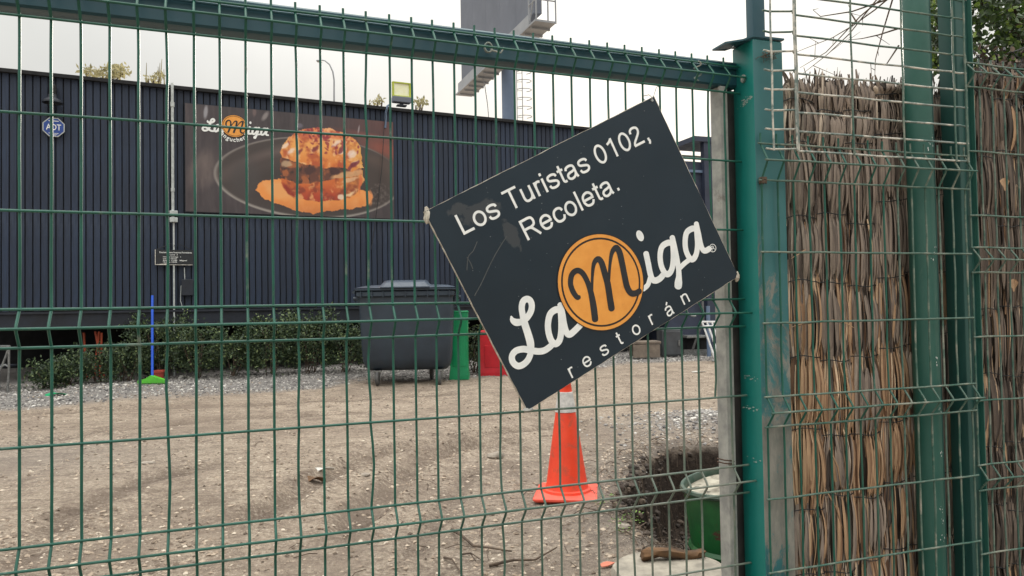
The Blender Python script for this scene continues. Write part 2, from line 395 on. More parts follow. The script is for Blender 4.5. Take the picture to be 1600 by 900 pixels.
for px_, w_r, d_r in (([(400, 812), (500, 752), (580, 714), (680, 692), (790, 674), (900, 664)], .10, .05), ([(540, 830), (610, 765), (652, 724), (720, 703), (800, 694)], .09, .05), ([(0, 706), (150, 676), (350, 655), (560, 645)], .10, .02), ([(-60, 650), (150, 640), (420, 632), (700, 616)], .12, .02), ([(640, 870), (700, 790), (730, 745), (800, 730)], .07, .02), ([(20, 880), (120, 800), (230, 750), (330, 728)], .09, .018)):
    P_ = [tuple(at_ground(*q).to_2d()) for q in px_]; xs__ = [q[0] for q in P_]
    RUTS.append(((P_, 0, min(xs__), max(xs__)), w_r, d_r))
def terrain(x, y):
    """height, gravel fraction, dark soil fraction"""
    z = base_g(x, y); gr = so = 0.0; global ru; ru = 0.0
    if -12 < x < 14 and -4 < y < 22:
        z += .035 * noise.noise((x * .55, y * .55, 3)) + .02 * noise.noise((x * 2.1, y * 2.1, 5)) + .008 * noise.noise((x * 7, y * 7, 1))
        z += .005 * noise.noise((x * 19, y * 19, 2))
        # wheel ruts and footmarks
        if 2.5 < y < 10.5:
            for line, w, dep in RUTS:
                if not (line[2] - .5 < x < line[3] + .5): continue
                P = line[0]; dm = 9
                for i in range(len(P) - 1):
                    ax_, ay_ = P[i]; ex, ey = P[i + 1][0] - ax_, P[i + 1][1] - ay_; t = max(0, min(1, ((x - ax_) * ex + (y - ay_) * ey) / (ex * ex + ey * ey)))
                    dm = min(dm, math.hypot(x - ax_ - t * ex, y - ay_ - t * ey))
                q = dm + .05 * noise.noise((x * 3, y * 3, 6)); k = math.exp(-(q / w) ** 2)
                z -= dep * k; z += dep * .7 * math.exp(-((q - w * 1.7) / (w * .6)) ** 2); ru = max(ru, k * (.75 + .8 * noise.noise((x * 4, y * 4, 12))))
        kc = max(0, min(1, (.42 - math.hypot(x - CONE.x, y - CONE.y)) / .14)); z = z * (1 - kc) + (base_g(x, y) - .004) * kc
        dx, dy = x - heap.x, y - heap.y
        hh = math.exp(-(dx * dx / .5 + dy * dy / .35)); z += .13 * hh; gr = max(gr, .75 * hh)
        wd = wall_dist(x, y); jag = .5 * noise.noise((x * .8, y * .8, 7))
        gr = max(gr, min(1, max(0, (2.35 + jag - wd) / .5)))
        z += .05 * min(1, max(0, (2.2 - wd) / .8)) if wd < 2.2 else 0
        # grey patch at far left, trampled grit round the cone
        l = at_left
        gr = max(gr, .28 * math.exp(-(((x - l.x) / 1.0) ** 2 + ((y - l.y) / .7) ** 2)))
        if abs(x - pc.x) < 2 and abs(y - pc.y) < 2.5:
            s = poly_sd(x + .05 * noise.noise((x * 5, y * 5, 0)), y + .06 * noise.noise((x * 5, y * 5, 4)), pit)
            if s > 0:
                k = min(1, s / .16); k = k * k * (3 - 2 * k)
                z -= .52 * k + .05 * k * noise.noise((x * 6, y * 6, 8)); so = min(1, s / .03 + .2)
                z += .03 * noise.noise((x * 14, y * 14, 2)) * k
            else:
                so = max(0, .62 * math.exp(s / .10), .38 * math.exp(s / .32)); z += .035 * math.exp(-((s + .14) / .1) ** 2)
                gr = max(gr, .45 * math.exp(s / .5))
    return z, gr, so
at_left = at_ground(50, 715)
def axis(lo, hi, fine, ext):
    a = list(np.arange(lo, hi + 1e-6, fine)); st = fine * 1.5; p = hi
    while p < ext: p += st; a.append(p); st *= 1.16
    st = fine * 1.5; p = lo; b = []
    while p > -ext: p -= st; b.append(p); st *= 1.16
    return b[::-1] + a
xs = axis(-5.2, 2.6, .045, 1800); xs = sorted(set([x for x in xs if not (.2 < x < 2.2)] + list(np.arange(.2, 2.2, .022))))
ys = axis(2.2, 12.0, .06, 1800); ys = sorted(set([y for y in ys if not (2.9 < y < 6.2)] + list(np.arange(2.9, 6.2, .028))))
gm = MB(); GR = []; SO = []; RU = []
for y in ys:
    for x in xs:
        z, g, s = terrain(x, y); gm.v.append((x, y, z)); GR.append(g); SO.append(s); RU.append(max(0.0, ru))
nx = len(xs)
gm.f = [(j * nx + i, j * nx + i + 1, (j + 1) * nx + i + 1, (j + 1) * nx + i) for j in range(len(ys) - 1) for i in range(nx - 1)]
gm.m = [0] * len(gm.f)
ground = struct(link('ground', gm, M_ground, loc=(0, 0, 0)))
for nme, arr in (('gravel', GR), ('soil', SO), ('rut', RU)):
    a = ground.data.attributes.new(nme, 'FLOAT', 'POINT'); a.data.foreach_set('value', arr)
H = lambda x, y: terrain(x, y)[0]
def on_ground(px, py):
    p = at_ground(px, py); p.z = H(p.x, p.y); return p

# scattered grit: nobody could count it
ICO_V = [(0, 0, 1), (.894, 0, .447), (.276, .851, .447), (-.724, .526, .447), (-.724, -.526, .447), (.276, -.851, .447), (.724, .526, -.447), (-.276, .851, -.447), (-.894, 0, -.447), (-.276, -.851, -.447), (.724, -.526, -.447), (0, 0, -1)]
ICO_F = [(0, 1, 2), (0, 2, 3), (0, 3, 4), (0, 4, 5), (0, 5, 1), (1, 6, 2), (2, 7, 3), (3, 8, 4), (4, 9, 5), (5, 10, 1), (2, 6, 7), (3, 7, 8), (4, 8, 9), (5, 9, 10), (1, 10, 6), (6, 11, 7), (7, 11, 8), (8, 11, 9), (9, 11, 10), (10, 11, 6)]
OCT_V = [(1, 0, 0), (0, 1, 0), (-1, 0, 0), (0, -1, 0), (0, 0, 1), (0, 0, -1)]
OCT_F = [(0, 1, 4), (1, 2, 4), (2, 3, 4), (3, 0, 4), (1, 0, 5), (2, 1, 5), (3, 2, 5), (0, 3, 5)]
def scatter(name, pts, matl, rmin, rmax, flat=.6, ico=False, power=2):
    mb = MB(); V0 = np.array(ICO_V if ico else OCT_V); F0 = ICO_F if ico else OCT_F
    for (x, y) in pts:
        r = rmin + (rmax - rmin) * random.random() ** power
        a = random.uniform(0, 6.28); sx, sy, szz = r * random.uniform(.7, 1.4), r * random.uniform(.6, 1.1), r * flat * random.uniform(.6, 1.2)
        V = V0 * (1 + .25 * (np.random.rand(len(V0), 1) - .5))
        t = random.uniform(-.4, .4)
        X = V[:, 0] * sx; Yv = V[:, 1] * sy; Z = V[:, 2] * szz + X * t * .5
        mb.add(np.stack([x + X * math.cos(a) - Yv * math.sin(a), y + X * math.sin(a) + Yv * math.cos(a), H(x, y) + Z + szz * .25], 1), F0)
    return link(name, mb, matl, smooth=False, kind='stuff', loc=(0, 0, 0))
pts = []
while len(pts) < 17000:
    s = random.uniform(-7.2, 6.5); off = random.uniform(.1, 2.6) ; p = WALL.P(s, 0, off)
    if abs(p.x) > p.y * .8: continue
    if terrain(p.x, p.y)[1] > random.uniform(.2, .8): pts.append((p.x, p.y))
tag(scatter('gravel', pts, M_gravel, .006, .022, .7, True), 'grey gravel strip spread along the foot of the dark wall', 'gravel')
pts = []
while len(pts) < 1500:
    x = heap.x + random.gauss(0, .42); y = heap.y + random.gauss(0, .36)
    pts.append((x, y))
tag(scatter('gravel_heap_stones', pts, M_gravel, .004, .02, .7, True), 'small heap of grey gravel spilled behind the dug pit', 'gravel')
pts = []
while len(pts) < 22000:
    y = 2.6 + 7.5 * random.random() ** 1.3; x = random.uniform(-.78, .5) * y
    if noise.noise((x * .9, y * .9, 11)) > random.uniform(-.4, .45) and terrain(x, y)[2] < .4: pts.append((x, y))
for _ in range(5000):
    k = random.choice(pit); y = k.y + random.gauss(-.1, .35); x = k.x + random.gauss(-.1, .35)
    if y > 2.5 and terrain(x, y)[2] < .5: pts.append((x, y))
tag(scatter('soil_crumbs', pts, M_chips, .0024, .017, .55, power=3.2), 'loose crumbs of dry earth and grit strewn over the yard', 'grit')
pts = [(pc.x + random.gauss(-.1, .33), pc.y + random.gauss(0, .55)) for _ in range(5200)]
pts = [q for q in pts if poly_sd(q[0], q[1], pit) > -.04]
M_clod = island_mat('dark_clods', [(0, S(44, 37, 33)), (.7, S(70, 60, 52)), (1, S(104, 90, 78))], bump=.5)
tag(scatter('earth_clods', pts, M_clod, .004, .03, .8, True, power=3), 'dark clods of dug earth lying inside the open pit', 'earth')
# dry twigs and roots in the pit and near the gate
mb = MB()
for _ in range(420):
    if random.random() < .86: q = random.choice(pit); x, y = q.x + random.gauss(0, .16), q.y + random.gauss(0, .2)
    else: y = random.uniform(2.9, 6); x = random.uniform(-.5, .55) * y
    if y < 2.6: continue
    a = random.uniform(0, 3.14); L = random.uniform(.03, .16); z = H(x, y) + .006
    x2, y2 = x + L * math.cos(a), y + L * math.sin(a)
    mb.tube([(x, y, z), ((x + x2) / 2 + random.gauss(0, .008), (y + y2) / 2, max(z, H(x2, y2)) + .012), (x2, y2, H(x2, y2) + .006)], random.uniform(.0012, .003), 4)
tag(link('twig_litter', mb, M_twig, kind='stuff', loc=(0, 0, 0)), 'fine dry twigs and roots littered over the dug soil', 'twigs')

# single ground pieces that can be picked out
def rock(name, px, py, r, matl, label, cat='stone', fl=.6, group=None):
    p = on_ground(px, py); mb = MB(); vs = []
    sd_ = random.random() * 50
    for th_ in range(7):
        for ph in range(10):
            t = math.pi * th_ / 6; a = 2 * math.pi * ph / 10
            v = Vector((math.sin(t) * math.cos(a), math.sin(t) * math.sin(a), math.cos(t)))
            k = 1 + .35 * noise.noise(v * 1.6 + Vector((sd_, 0, 0)))
            vs.append(p + Vector((v.x * r * 1.3 * k, v.y * r * .9 * k, v.z * r * fl * k + r * fl * .5)))
    fs = [(i * 10 + j, i * 10 + (j + 1) % 10, (i + 1) * 10 + (j + 1) % 10, (i + 1) * 10 + j) for i in range(6) for j in range(10)]
    mb.add(vs, fs); return tag(link(name, mb, matl, loc=p), label, cat, group)
rock('stone', 775, 716, .05, M_stone, 'pale rounded stone lying on the dirt left of the orange cone')
rock('stone', 571, 746, .028, M_stone, 'small grey stone half sunk in the rutted dirt', fl=.5)
rock('stone', 232, 724, .04, M_stone, 'flat pale stone on the bare dirt at left', fl=.25)
rock('stone', 975, 838, .03, M_stone, 'broken stone at the near edge of the pit', fl=.5)
def litter(name, px, py, w, l, rot, matl, label, cat, curl=.01):
    p = on_ground(px, py); mb = MB(); vs = []; n = 6
    X = Vector((math.cos(rot), math.sin(rot), 0)); Y = Vector((-math.sin(rot), math.cos(rot), 0))
    for zt in (0, .004):
        for i in range(n + 1):
            t = i / n - .5; ww = w * (1 - (abs(t) * 1.7) ** 2.5 * .8)
            for k in (-1, 1):
                vs.append(p + X * (t * l) + Y * (k * ww / 2) + Vector((0, 0, .012 + zt + curl * math.cos(t * 5 + k) + .2 * curl * random.random())))
    fs = []
    b = (n + 1) * 2
    for i in range(n):
        fs += [(2 * i, 2 * i + 1, 2 * i + 3, 2 * i + 2), (b + 2 * i, b + 2 * i + 2, b + 2 * i + 3, b + 2 * i + 1), (2 * i, 2 * i + 2, b + 2 * i + 2, b + 2 * i), (2 * i + 1, b + 2 * i + 1, b + 2 * i + 3, 2 * i + 3)]
    fs += [(0, b, b + 1, 1), (2 * n, 2 * n + 1, b + 2 * n + 1, b + 2 * n)]
    mb.add(vs, fs); return tag(link(name, mb, matl, loc=p), label, cat)
litter('bark_piece', 503, 738, .03, .17, .5, M_plaster_bits, 'curled pale bark strip on the dirt in mid yard', 'bark', .015)
litter('bark_piece', 490, 748, .05, .16, .2, M_bark, 'dark curled bark chunk beside the pale bark strip', 'bark', .02)
litter('leather_scrap', 955, 888, .03, .1, .35, mat('faded_orange_scrap', S(206, 124, 100), S(180, 104, 84), 30, .8), 'orange pink scrap lying beside the concrete disc', 'scrap', .006)
litter('paper_scrap', 286, 597, .09, .14, .2, M_plaster_bits, 'crumpled white paper beside the bushes behind the broom', 'litter', .03)
litter('plastic_bottle', 88, 622, .07, .26, .1, M_gplast, 'flattened pale green plastic on the gravel at far left', 'litter', .02)
litter('paper_scrap', 1092, 583, .06, .2, .1, M_plaster_bits, 'flat white scrap on dirt near the galvanised gate stile', 'litter', .006)
def stick(pxs, r, label):
    P = [on_ground(*q) + Vector((0, 0, r * 1.5 + (.012 if i % 2 else 0))) for i, q in enumerate(pxs)]
    mb = MB().tube(P, [r * (1 - .6 * i / (len(P) - 1)) for i in range(len(P))], 7)
    tag(link('fallen_branch', mb, M_twig, loc=P[0]), label, 'branch')
stick([(706, 832), (722, 846), (740, 858), (762, 866), (800, 870)], .009, 'thin bent branch on the dirt in front of the cone')
stick([(764, 888), (800, 886), (836, 880), (870, 868)], .008, 'straight dark branch lying at the bottom edge of the view')
stick([(694, 876), (706, 882), (716, 890), (722, 905)], .006, 'short forked twig lowest in the yard')
stick([(720, 870), (736, 872), (756, 882)], .005, 'short straight twig between two longer fallen branches')

# small weeds beside the pit
for px, py, lab in ((948, 800, 'small green weed left of the pit edge'), (990, 822, 'bright green weed sprouting on the pit rim'), (968, 845, 'pale weed tuft just in front of the pit')):
    p = on_ground(px, py); mb = MB()
    for _ in range(34):
        a = random.uniform(0, 6.28); r = random.uniform(.005, .06); q = p + Vector((r * math.cos(a), r * math.sin(a), random.uniform(.005, .06)))
        l = random.uniform(.008, .02); t = Vector((math.cos(a), math.sin(a), random.uniform(-.2, .9))).normalized() * l; s_ = Vector((-math.sin(a), math.cos(a), 0)) * l * .35
        mb.add([q, q + t * .5 + s_, q + t, q + t * .5 - s_], [(0, 1, 2, 3)])
    tag(link('weed', mb, M_weed, loc=p, smooth=False), lab, 'plant')

# ---------------------------------------------------------------- the dark timber-clad building
vw, nw = WALL.d, WALL.n
ZB, ZT = WALL.sz(0, 490)[1] + .02, WALL.sz(300, 141)[1]
S0, S1 = WALL.sz(-130, 400)[0], WALL.sz(1036, 300)[0]
bld = thing('timber_clad_building', 'long dark blue timber clad building raised off the ground behind the yard', 'building', WALL.P((S0 + S1) / 2, 0))
AXW = (vw, -nw, Vector((0, 0, 1)))
cx = (S0 + S1) / 2; LW = S1 - S0
mb = MB(); mb.box(WALL.P(cx, (ZB + ZT) / 2 - .02, -.12), LW, .16, ZT - ZB, AXW)
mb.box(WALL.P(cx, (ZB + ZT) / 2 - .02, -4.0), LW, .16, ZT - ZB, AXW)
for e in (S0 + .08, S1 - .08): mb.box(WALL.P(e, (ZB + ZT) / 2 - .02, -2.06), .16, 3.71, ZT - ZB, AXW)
link('wall', mb, M_dark, bld, smooth=False)
mb = MB().box(WALL.P(cx, ZT + .01, -2.0), LW + .1, 4.1, .05, AXW); roof = link('roof', mb, M_dark, bld, smooth=False)
mb = MB().box(WALL.P(cx, ZB - .12, -.02), LW, .1, .23, AXW); mb.box(WALL.P(cx, ZB - .02, .045), LW, .03, .03, AXW); link('ledge', mb, M_ledge, bld, smooth=False)
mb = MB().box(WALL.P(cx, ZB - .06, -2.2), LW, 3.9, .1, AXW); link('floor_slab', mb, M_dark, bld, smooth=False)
mb = MB().box(WALL.P(cx, ZB / 2, -3.4), LW, .15, ZB - .1, AXW); link('back_panel', mb, M_dark, bld, smooth=False)  # black sheet added for the deep shade under the floor
s = S0 + .6
while s < S1:
    g0 = WALL.P(s, 0, -.5); z0 = H(g0.x, g0.y) - .1
    link('pile', MB().box(WALL.P(s, (z0 + ZB - .11) / 2, -.5), .16, .16, ZB - .11 - z0, AXW), M_dark, bld, smooth=False); s += 2.1
bw = .076; pitch = .0905
bm = MB().box((0, 0, 0), bw, .02, ZT - ZB - .01, AXW, bev=.003)
b0 = None; i = 0; s = S0 + .05
while s < S1 - .03:
    p = WALL.P(s, (ZB + ZT) / 2 + random.uniform(-.006, .006), -.029 + random.uniform(0, .006))
    if b0 is None:
        bm.v = [tuple(Vector(v) + p) for v in bm.v]; b0 = link('board', bm, M_board, bld, loc=p, smooth=False)
    else: copy_part(b0, bld, p - origin[bld.name])
    s += pitch
# pipe with its junction box
sp_, _ = WALL.sz(270, 300, .05); zt_ = WALL.sz(270, 130, .05)[1]
pp = thing('conduit_pipe', 'pale vertical conduit pipe running down the dark wall left of the food banner', 'pipe', WALL.P(sp_, .3, .05))
zj = WALL.sz(271, 339, .05)[1]
mb = MB().tube([WALL.P(sp_, zt_, .05), WALL.P(sp_, zj, .05)], .021, 10); link('upper_pipe', mb, M_pipe, pp)
mb = MB().tube([WALL.P(sp_ + .01, zj, .045), WALL.P(sp_ + .01, ZB - .05, .045), WALL.P(sp_ + .01, .4, .045), WALL.P(sp_ + .01, H(*WALL.P(sp_, 0, .05).to_2d()) , .045)], .013, 10); link('lower_pipe', mb, M_pipe, pp)
for dz in (-.045, .055):
    link('junction_box', MB().box(WALL.P(sp_ + .01, zj + dz, .055), .11, .08, .07, AXW, bev=.006), M_pipe, pp)
mb = MB().tube([WALL.P(sp_, zt_ - .35, .05), WALL.P(sp_, zt_ - .28, .05)], .03, 10); mb.tube([WALL.P(sp_, zt_ - 1.6, .05), WALL.P(sp_, zt_ - 1.55, .05)], .028, 10); link('pipe_clamp', mb, M_pipe, pp)
# loose black cable over the banner end
c0 = [WALL.hit(x, y, .09) for x, y in ((604, 170), (600, 200), (597, 260), (591, 310), (586, 350), (580, 390))]
tag(link('hanging_cable', MB().tube(c0, .006, 6), M_cable, loc=c0[0]), 'thin black cable hanging down over the right end of the banner', 'cable')
c0 = [WALL.hit(x, y, .03) for x, y in ((288, 418), (289, 440), (283, 447), (282, 470), (285, 480), (287, 487))]
tag(link('hanging_cable', MB().tube(c0, .006, 6), M_pipe, loc=c0[0]), 'short loose white cable below the small hanging notice', 'cable')
tag(link('utility_box', MB().box(WALL.hit(293, 449, .04), .16, .06, .24, AXW, bev=.006), M_ledge), 'dark flat utility box on the wall below the notice', 'box')
# wall lamp at left
p = WALL.hit(82, 152, .12); wl_ = thing('wall_lamp', 'dark wall lamp above the blue octagonal shield', 'lamp', p)
link('bracket', MB().box(p + nw * -.06 + Vector((0, 0, .08)), .08, .12, .2, AXW, bev=.01), M_dark, wl_)
link('lamp_hood', MB().lathe(p + Vector((0, 0, -.05)), [(.02, .10), (.05, .085), (.06, .04), (.12, -.005), (.125, -.03), (.11, -.03)], 20), M_ledge, wl_)

# octagonal alarm shield
def octagon(c, r, th, plane, squash=1.0):
    return [c + plane.d * (r * math.cos(math.pi / 8 + k * math.pi / 4)) + Vector((0, 0, r * squash * math.sin(math.pi / 8 + k * math.pi / 4))) for k in range(8)]
p = WALL.hit(84, 199, .03); sh = thing('alarm_shield', 'blue and white octagonal alarm company shield on the dark wall', 'sign', p)
link('backing', MB().prism(octagon(p, .142, 0, WALL), nw * .012), M_pipe, sh, smooth=False)
link('blue_face', MB().prism(octagon(p + nw * .012, .128, 0, WALL), nw * .003), mat('shield_blue', S(40, 74, 150), S(34, 62, 132), 6, .4, bump=0), sh, smooth=False)
FONT_CACHE = {}
def text2d(s_, bold=0.0):
    """flat glyph outlines -> (verts2d, faces), unit em size"""
    key = (s_, bold)
    if key in FONT_CACHE: return FONT_CACHE[key]
    cu = bpy.data.curves.new('glyphs', 'FONT'); cu.body = s_; cu.resolution_u = 6; cu.offset = bold
    ob = bpy.data.objects.new('glyphs', cu); COL.objects.link(ob)
    dg = bpy.context.evaluated_depsgraph_get(); me = bpy.data.meshes.new_from_object(ob.evaluated_get(dg))
    V = [(v.co.x, v.co.y) for v in me.vertices]; Fc = [tuple(p_.vertices) for p_ in me.polygons]
    bpy.data.objects.remove(ob); bpy.data.curves.remove(cu); bpy.data.meshes.remove(me)
    FONT_CACHE[key] = (np.array(V), Fc); return FONT_CACHE[key]
def add_text(mb, s_, o, ex, ey, width=None, cap=.7, bold=0.0, m=0, height=None):
    """text from baseline-left point o; ex, ey unit vectors; cap = wanted capital height (m)"""
    V, Fc = text2d(s_, bold); Hc = text2d('H')[0][:, 1].max()
    k = cap / Hc; x0, x1 = V[:, 0].min(), V[:, 0].max(); kx = (width / (x1 - x0)) if width else k
    mb.add([Vector(o) + Vector(ex) * ((a - x0) * kx) + Vector(ey) * (b * k) for a, b in V], Fc, m)
UPZ = Vector((0, 0, 1))
mb = MB(); add_text(mb, 'ADT', p + nw * .017 - vw * .09 + UPZ * -.04, vw, UPZ, .18, .08, .01); link('lettering', mb, M_vinyl_w, sh, smooth=False)
mb = MB()
for k in range(3): mb.box(p + nw * .0165 + UPZ * (-.085 - k * .018), .12 - .03 * k, .001, .006, AXW)
mb.box(p + nw * .0165 + UPZ * .085, .12, .001, .01, AXW); link('stripes', mb, M_vinyl_w, sh, smooth=False)

# small hanging notice
q = [WALL.hit(x, y, .05) for x, y in ((242, 390), (302, 390), (302, 415), (242, 414))]
ns = thing('hanging_notice', 'small dark notice with white lettering hung on the wall over the conduit', 'sign', q[3])
w_ = (q[1] - q[0]).length; h_ = q[0].z - q[3].z; o_ = q[3]
link('panel', MB().prism([o_, o_ + vw * w_, o_ + vw * w_ + UPZ * h_, o_ + UPZ * h_], nw * .01), M_vinyl_k, ns, smooth=False)
mb = MB(); fo = nw * .014
mb.box(o_ + fo + UPZ * (h_ / 2) + vw * .005, .008, .002, h_, AXW); mb.box(o_ + fo + vw * (w_ / 2) + UPZ * .004, w_ - .02, .002, .007, AXW)
mb.add([o_ + fo + vw * .012 + UPZ * .008, o_ + fo + vw * (w_ * .36) + UPZ * .009, o_ + fo + vw * (w_ * .3) + UPZ * .022], [(0, 1, 2)])
link('worn_edge', mb, M_plaster_bits, ns, smooth=False)
mb = MB()
for (tx, u, v, cc) in (('Estacionamiento Nuestros Proveedores', .12, .78, .022), ('Local  2', .39, .64, .018), ('Horario entrega   1', .21, .50, .017), ('Lunes a viernes', .21, .385, .016), ('8:00 a 13:00   Miguel', .21, .27, .016), ('15:00 a 18:00', .21, .16, .016)):
    wid = {'E': .84, 'L': .2, 'H': .46, '8': .62, '1': .36}[tx[0]] * w_
    if tx.startswith('Lunes'): wid = .36 * w_
    add_text(mb, tx, o_ + fo + vw * (u * w_) + UPZ * (v * h_), vw, UPZ, wid, cc, .012)
link('lettering', mb, M_vinyl_w, ns, smooth=False)
mb = MB(); t0 = o_ + UPZ * h_ + nw * .005
mb.tube([t0 + vw * .02, t0 + vw * (w_ * .25) + UPZ * .05, t0 + vw * (w_ * .42) + UPZ * .09, t0 + vw * (w_ * .46) + UPZ * .02, t0 + vw * (w_ * .5) + UPZ * .07, t0 + vw * (w_ * .56) + UPZ * .02, t0 + vw * (w_ * .6) + UPZ * .09, t0 + vw * (w_ * .8) + UPZ * .045, t0 + vw * (w_ - .02)], .005, 5)
link('scrollwork', mb, M_cable, ns)

# flood lamp standing on the roof edge
p = WALL.hit(628, 164, -.1); fl = thing('flood_lamp', 'square flood lamp with a lime rim standing on the roof edge', 'lamp', WALL.hit(628, 170, -.1))
fz = lambda x, y: WALL.hit(x, y, -.1)
A_, B_ = fz(613, 129), fz(641, 152)
hw = (fz(641, 140) - fz(613, 140)).length / 2; cc_ = (A_ + B_) / 2
mb = MB()
for k in (-1, 1):
    mb.box(cc_ + vw * (k * (hw - .012)), .024, .06, 2 * .115, AXW); mb.box(cc_ + UPZ * (k * .115), 2 * hw, .062, .018, AXW)
link('rim', mb, mat('lime_rim', S(186, 196, 60), S(160, 172, 60), 6, .5, bump=0), fl, smooth=False)
link('lens', MB().box(cc_, 2 * hw - .05, .02, .212, AXW), M_floodglass, fl, smooth=False)
link('ballast_box', MB().box(cc_ + UPZ * -.175 , 2 * hw, .12, .10, AXW, bev=.01), M_bill, fl)
link('bracket', MB().box(cc_ + UPZ * -.245, .06, .04, .06, AXW).box(cc_ + UPZ * -.27, .16, .1, .02, AXW), M_ledge, fl, smooth=False)
# drainage pipe tip right of it
c0 = [WALL.hit(x, y, .04) for x, y in ((608, 164), (605, 166), (603, 176), (602, 200))]
tag(link('vent_pipe', MB().tube(c0, .018, 8), M_pole, loc=c0[0]), 'short bent grey pipe at the roof edge beside the flood lamp', 'pipe')

# ---------------------------------------------------------------- sign logo strokes (shared by the two printed boards)
SIGN_OFF = .045
def s_pt(px, py):
    a, z = GATE.sz(px, py, SIGN_OFF); return Vector((a, z))
cor = [s_pt(*q) for q in ((661, 331), (1020, 151), (1152, 432), (822, 642))]
SO2 = (cor[0] + cor[1] + cor[2] + cor[3]) / 4
eu = ((cor[1] - cor[0]) + (cor[2] - cor[3])).normalized(); ev = Vector((-eu.y, eu.x))
def loc2(px, py):
    q = s_pt(px, py) - SO2; return Vector((q.dot(eu), q.dot(ev)))
def catmull(P, n=6):
    out = []; Q = [P[0] * 2 - P[1]] + P + [P[-1] * 2 - P[-2]]
    for i in range(1, len(Q) - 2):
        for k in range(n):
            t = k / n; a, b, c, d_ = Q[i - 1], Q[i], Q[i + 1], Q[i + 2]
            out.append(.5 * ((2 * b) + (c - a) * t + (2 * a - 5 * b + 4 * c - d_) * t * t + (3 * b - a - 3 * c + d_) * t ** 3))
    out.append(P[-1]); return out
def stroke(raw, org, sc, w):
    """raw: (x, y[, width]) in enlarged pixels -> local points with half widths in metres"""
    P = [Vector((*loc2(org[0] + r[0] / sc, org[1] + r[1] / sc), (r[2] if len(r) > 2 else w) / sc / 560 / 2)) for r in raw]
    return catmull(P)
o1, c1_ = (780, 440), 5.625
o2, c2_ = (860, 350), 5.0
o3, c3_ = (990, 330), 6.4286
WHITE = [
 stroke([(96, 308, 16), (108, 338, 44), (140, 358, 56), (190, 350), (235, 315), (268, 262), (276, 205), (260, 165), (230, 154), (200, 175), (188, 225), (196, 290), (214, 370, 60), (240, 450, 62), (264, 540, 64), (266, 620), (246, 680), (205, 724), (155, 740), (112, 708), (102, 655), (136, 608), (200, 592), (260, 602), (330, 612), (385, 604), (430, 575), (455, 550)], o1, c1_, 52),
 stroke([(515, 245), (478, 250), (436, 288), (418, 370), (424, 450), (450, 522), (486, 546), (520, 512), (534, 430), (534, 330), (528, 250)], o1, c1_, 54),
 stroke([(527, 205), (545, 290), (558, 370), (578, 440), (606, 464), (650, 432), (702, 380)], o1, c1_, 54),
 stroke([(110, 428), (130, 520), (150, 620), (172, 684), (205, 697), (245, 680), (278, 645)], o3, c3_, 62),
 stroke([(150, 672, 50), (128, 740, 50), (84, 782, 50)], o3, c3_, 50),
 stroke([(368, 320), (322, 322), (268, 362), (250, 450), (262, 550), (300, 625), (340, 628), (370, 575), (382, 480), (380, 380), (372, 300)], o3, c3_, 60),
 stroke([(372, 268), (395, 370), (415, 470), (433, 570, 60), (438, 650, 64), (434, 710, 84), (431, 752, 86)], o3, c3_, 62),
 stroke([(440, 580), (490, 530), (540, 490)], o3, c3_, 50),
 stroke([(612, 175), (560, 182), (514, 222), (500, 310), (510, 400), (546, 474), (582, 482), (612, 430), (624, 340), (618, 240), (612, 160)], o3, c3_, 60),
 stroke([(612, 130), (635, 230), (655, 330), (680, 392), (712, 397), (744, 378)], o3, c3_, 58),
]
DARKM = [
 stroke([(214, 572, 30), (196, 572, 38), (166, 530), (146, 470), (152, 408), (176, 374), (210, 366), (246, 394), (280, 460), (305, 540, 46), (324, 640, 52), (337, 745, 52)], o2, c2_, 42),
 stroke([(312, 520, 22), (316, 400, 24), (328, 310, 34), (358, 276, 44), (386, 302, 48), (410, 380, 50), (435, 470, 52), (452, 580, 52), (465, 660, 54)], o2, c2_, 46),
 stroke([(444, 440, 22), (452, 320, 24), (468, 225, 34), (500, 188, 46), (526, 222, 50), (545, 300, 50), (565, 400, 50), (585, 490, 50), (614, 538, 48), (650, 542, 46), (684, 524, 44)], o2, c2_, 46),
]
DOT = (loc2(990 + 50 / c3_, 330 + 250 / c3_), 38 / c3_ / 560, 55 / c3_ / 560)
CC = loc2(937.5, 441.0)
CR = .5 * ((loc2(1004, 437) - loc2(871, 437)).length * .5 + (loc2(936, 364.4) - loc2(943, 515)).length * .5)
def add_stroke(mb, pts, place, lift, m=0):
    """flat ribbon with round ends; place(u, v, lift) -> world point"""
    L_ = []; R_ = []
    n = len(pts)
    for i, p_ in enumerate(pts):
        t = (pts[min(i + 1, n - 1)].to_2d() - pts[max(i - 1, 0)].to_2d()); t = t.normalized() if t.length > 1e-9 else Vector((1, 0)); nn = Vector((-t.y, t.x))
        L_.append(p_.to_2d() + nn * p_.z); R_.append(p_.to_2d() - nn * p_.z)
    vs = [place(a.x, a.y, lift + i * 3e-6) for i, a in enumerate(L_)] + [place(a.x, a.y, lift + i * 3e-6) for i, a in enumerate(R_)]
    mb.add(vs, [(i, n + i, n + i + 1, i + 1) for i in range(n - 1)], m)
    for e, nb in ((0, 1), (n - 1, n - 2)):
        c = pts[e].to_2d(); t = (c - pts[nb].to_2d()).normalized(); nn = Vector((-t.y, t.x)); r = pts[e].z
        arc = [c + nn * r * math.cos(a) + t * r * math.sin(a) * .8 for a in np.linspace(0, math.pi, 9)]
        f = tuple(range(9)); mb.add([place(a.x, a.y, lift) for a in arc], [f if e else f], m)
def add_disc(mb, c, rx, ry, place, lift, n=64, m=0):
    mb.add([place(c[0] + rx * math.cos(2 * math.pi * k / n), c[1] + ry * math.sin(2 * math.pi * k / n), lift) for k in range(n)], [tuple(range(n))], m)
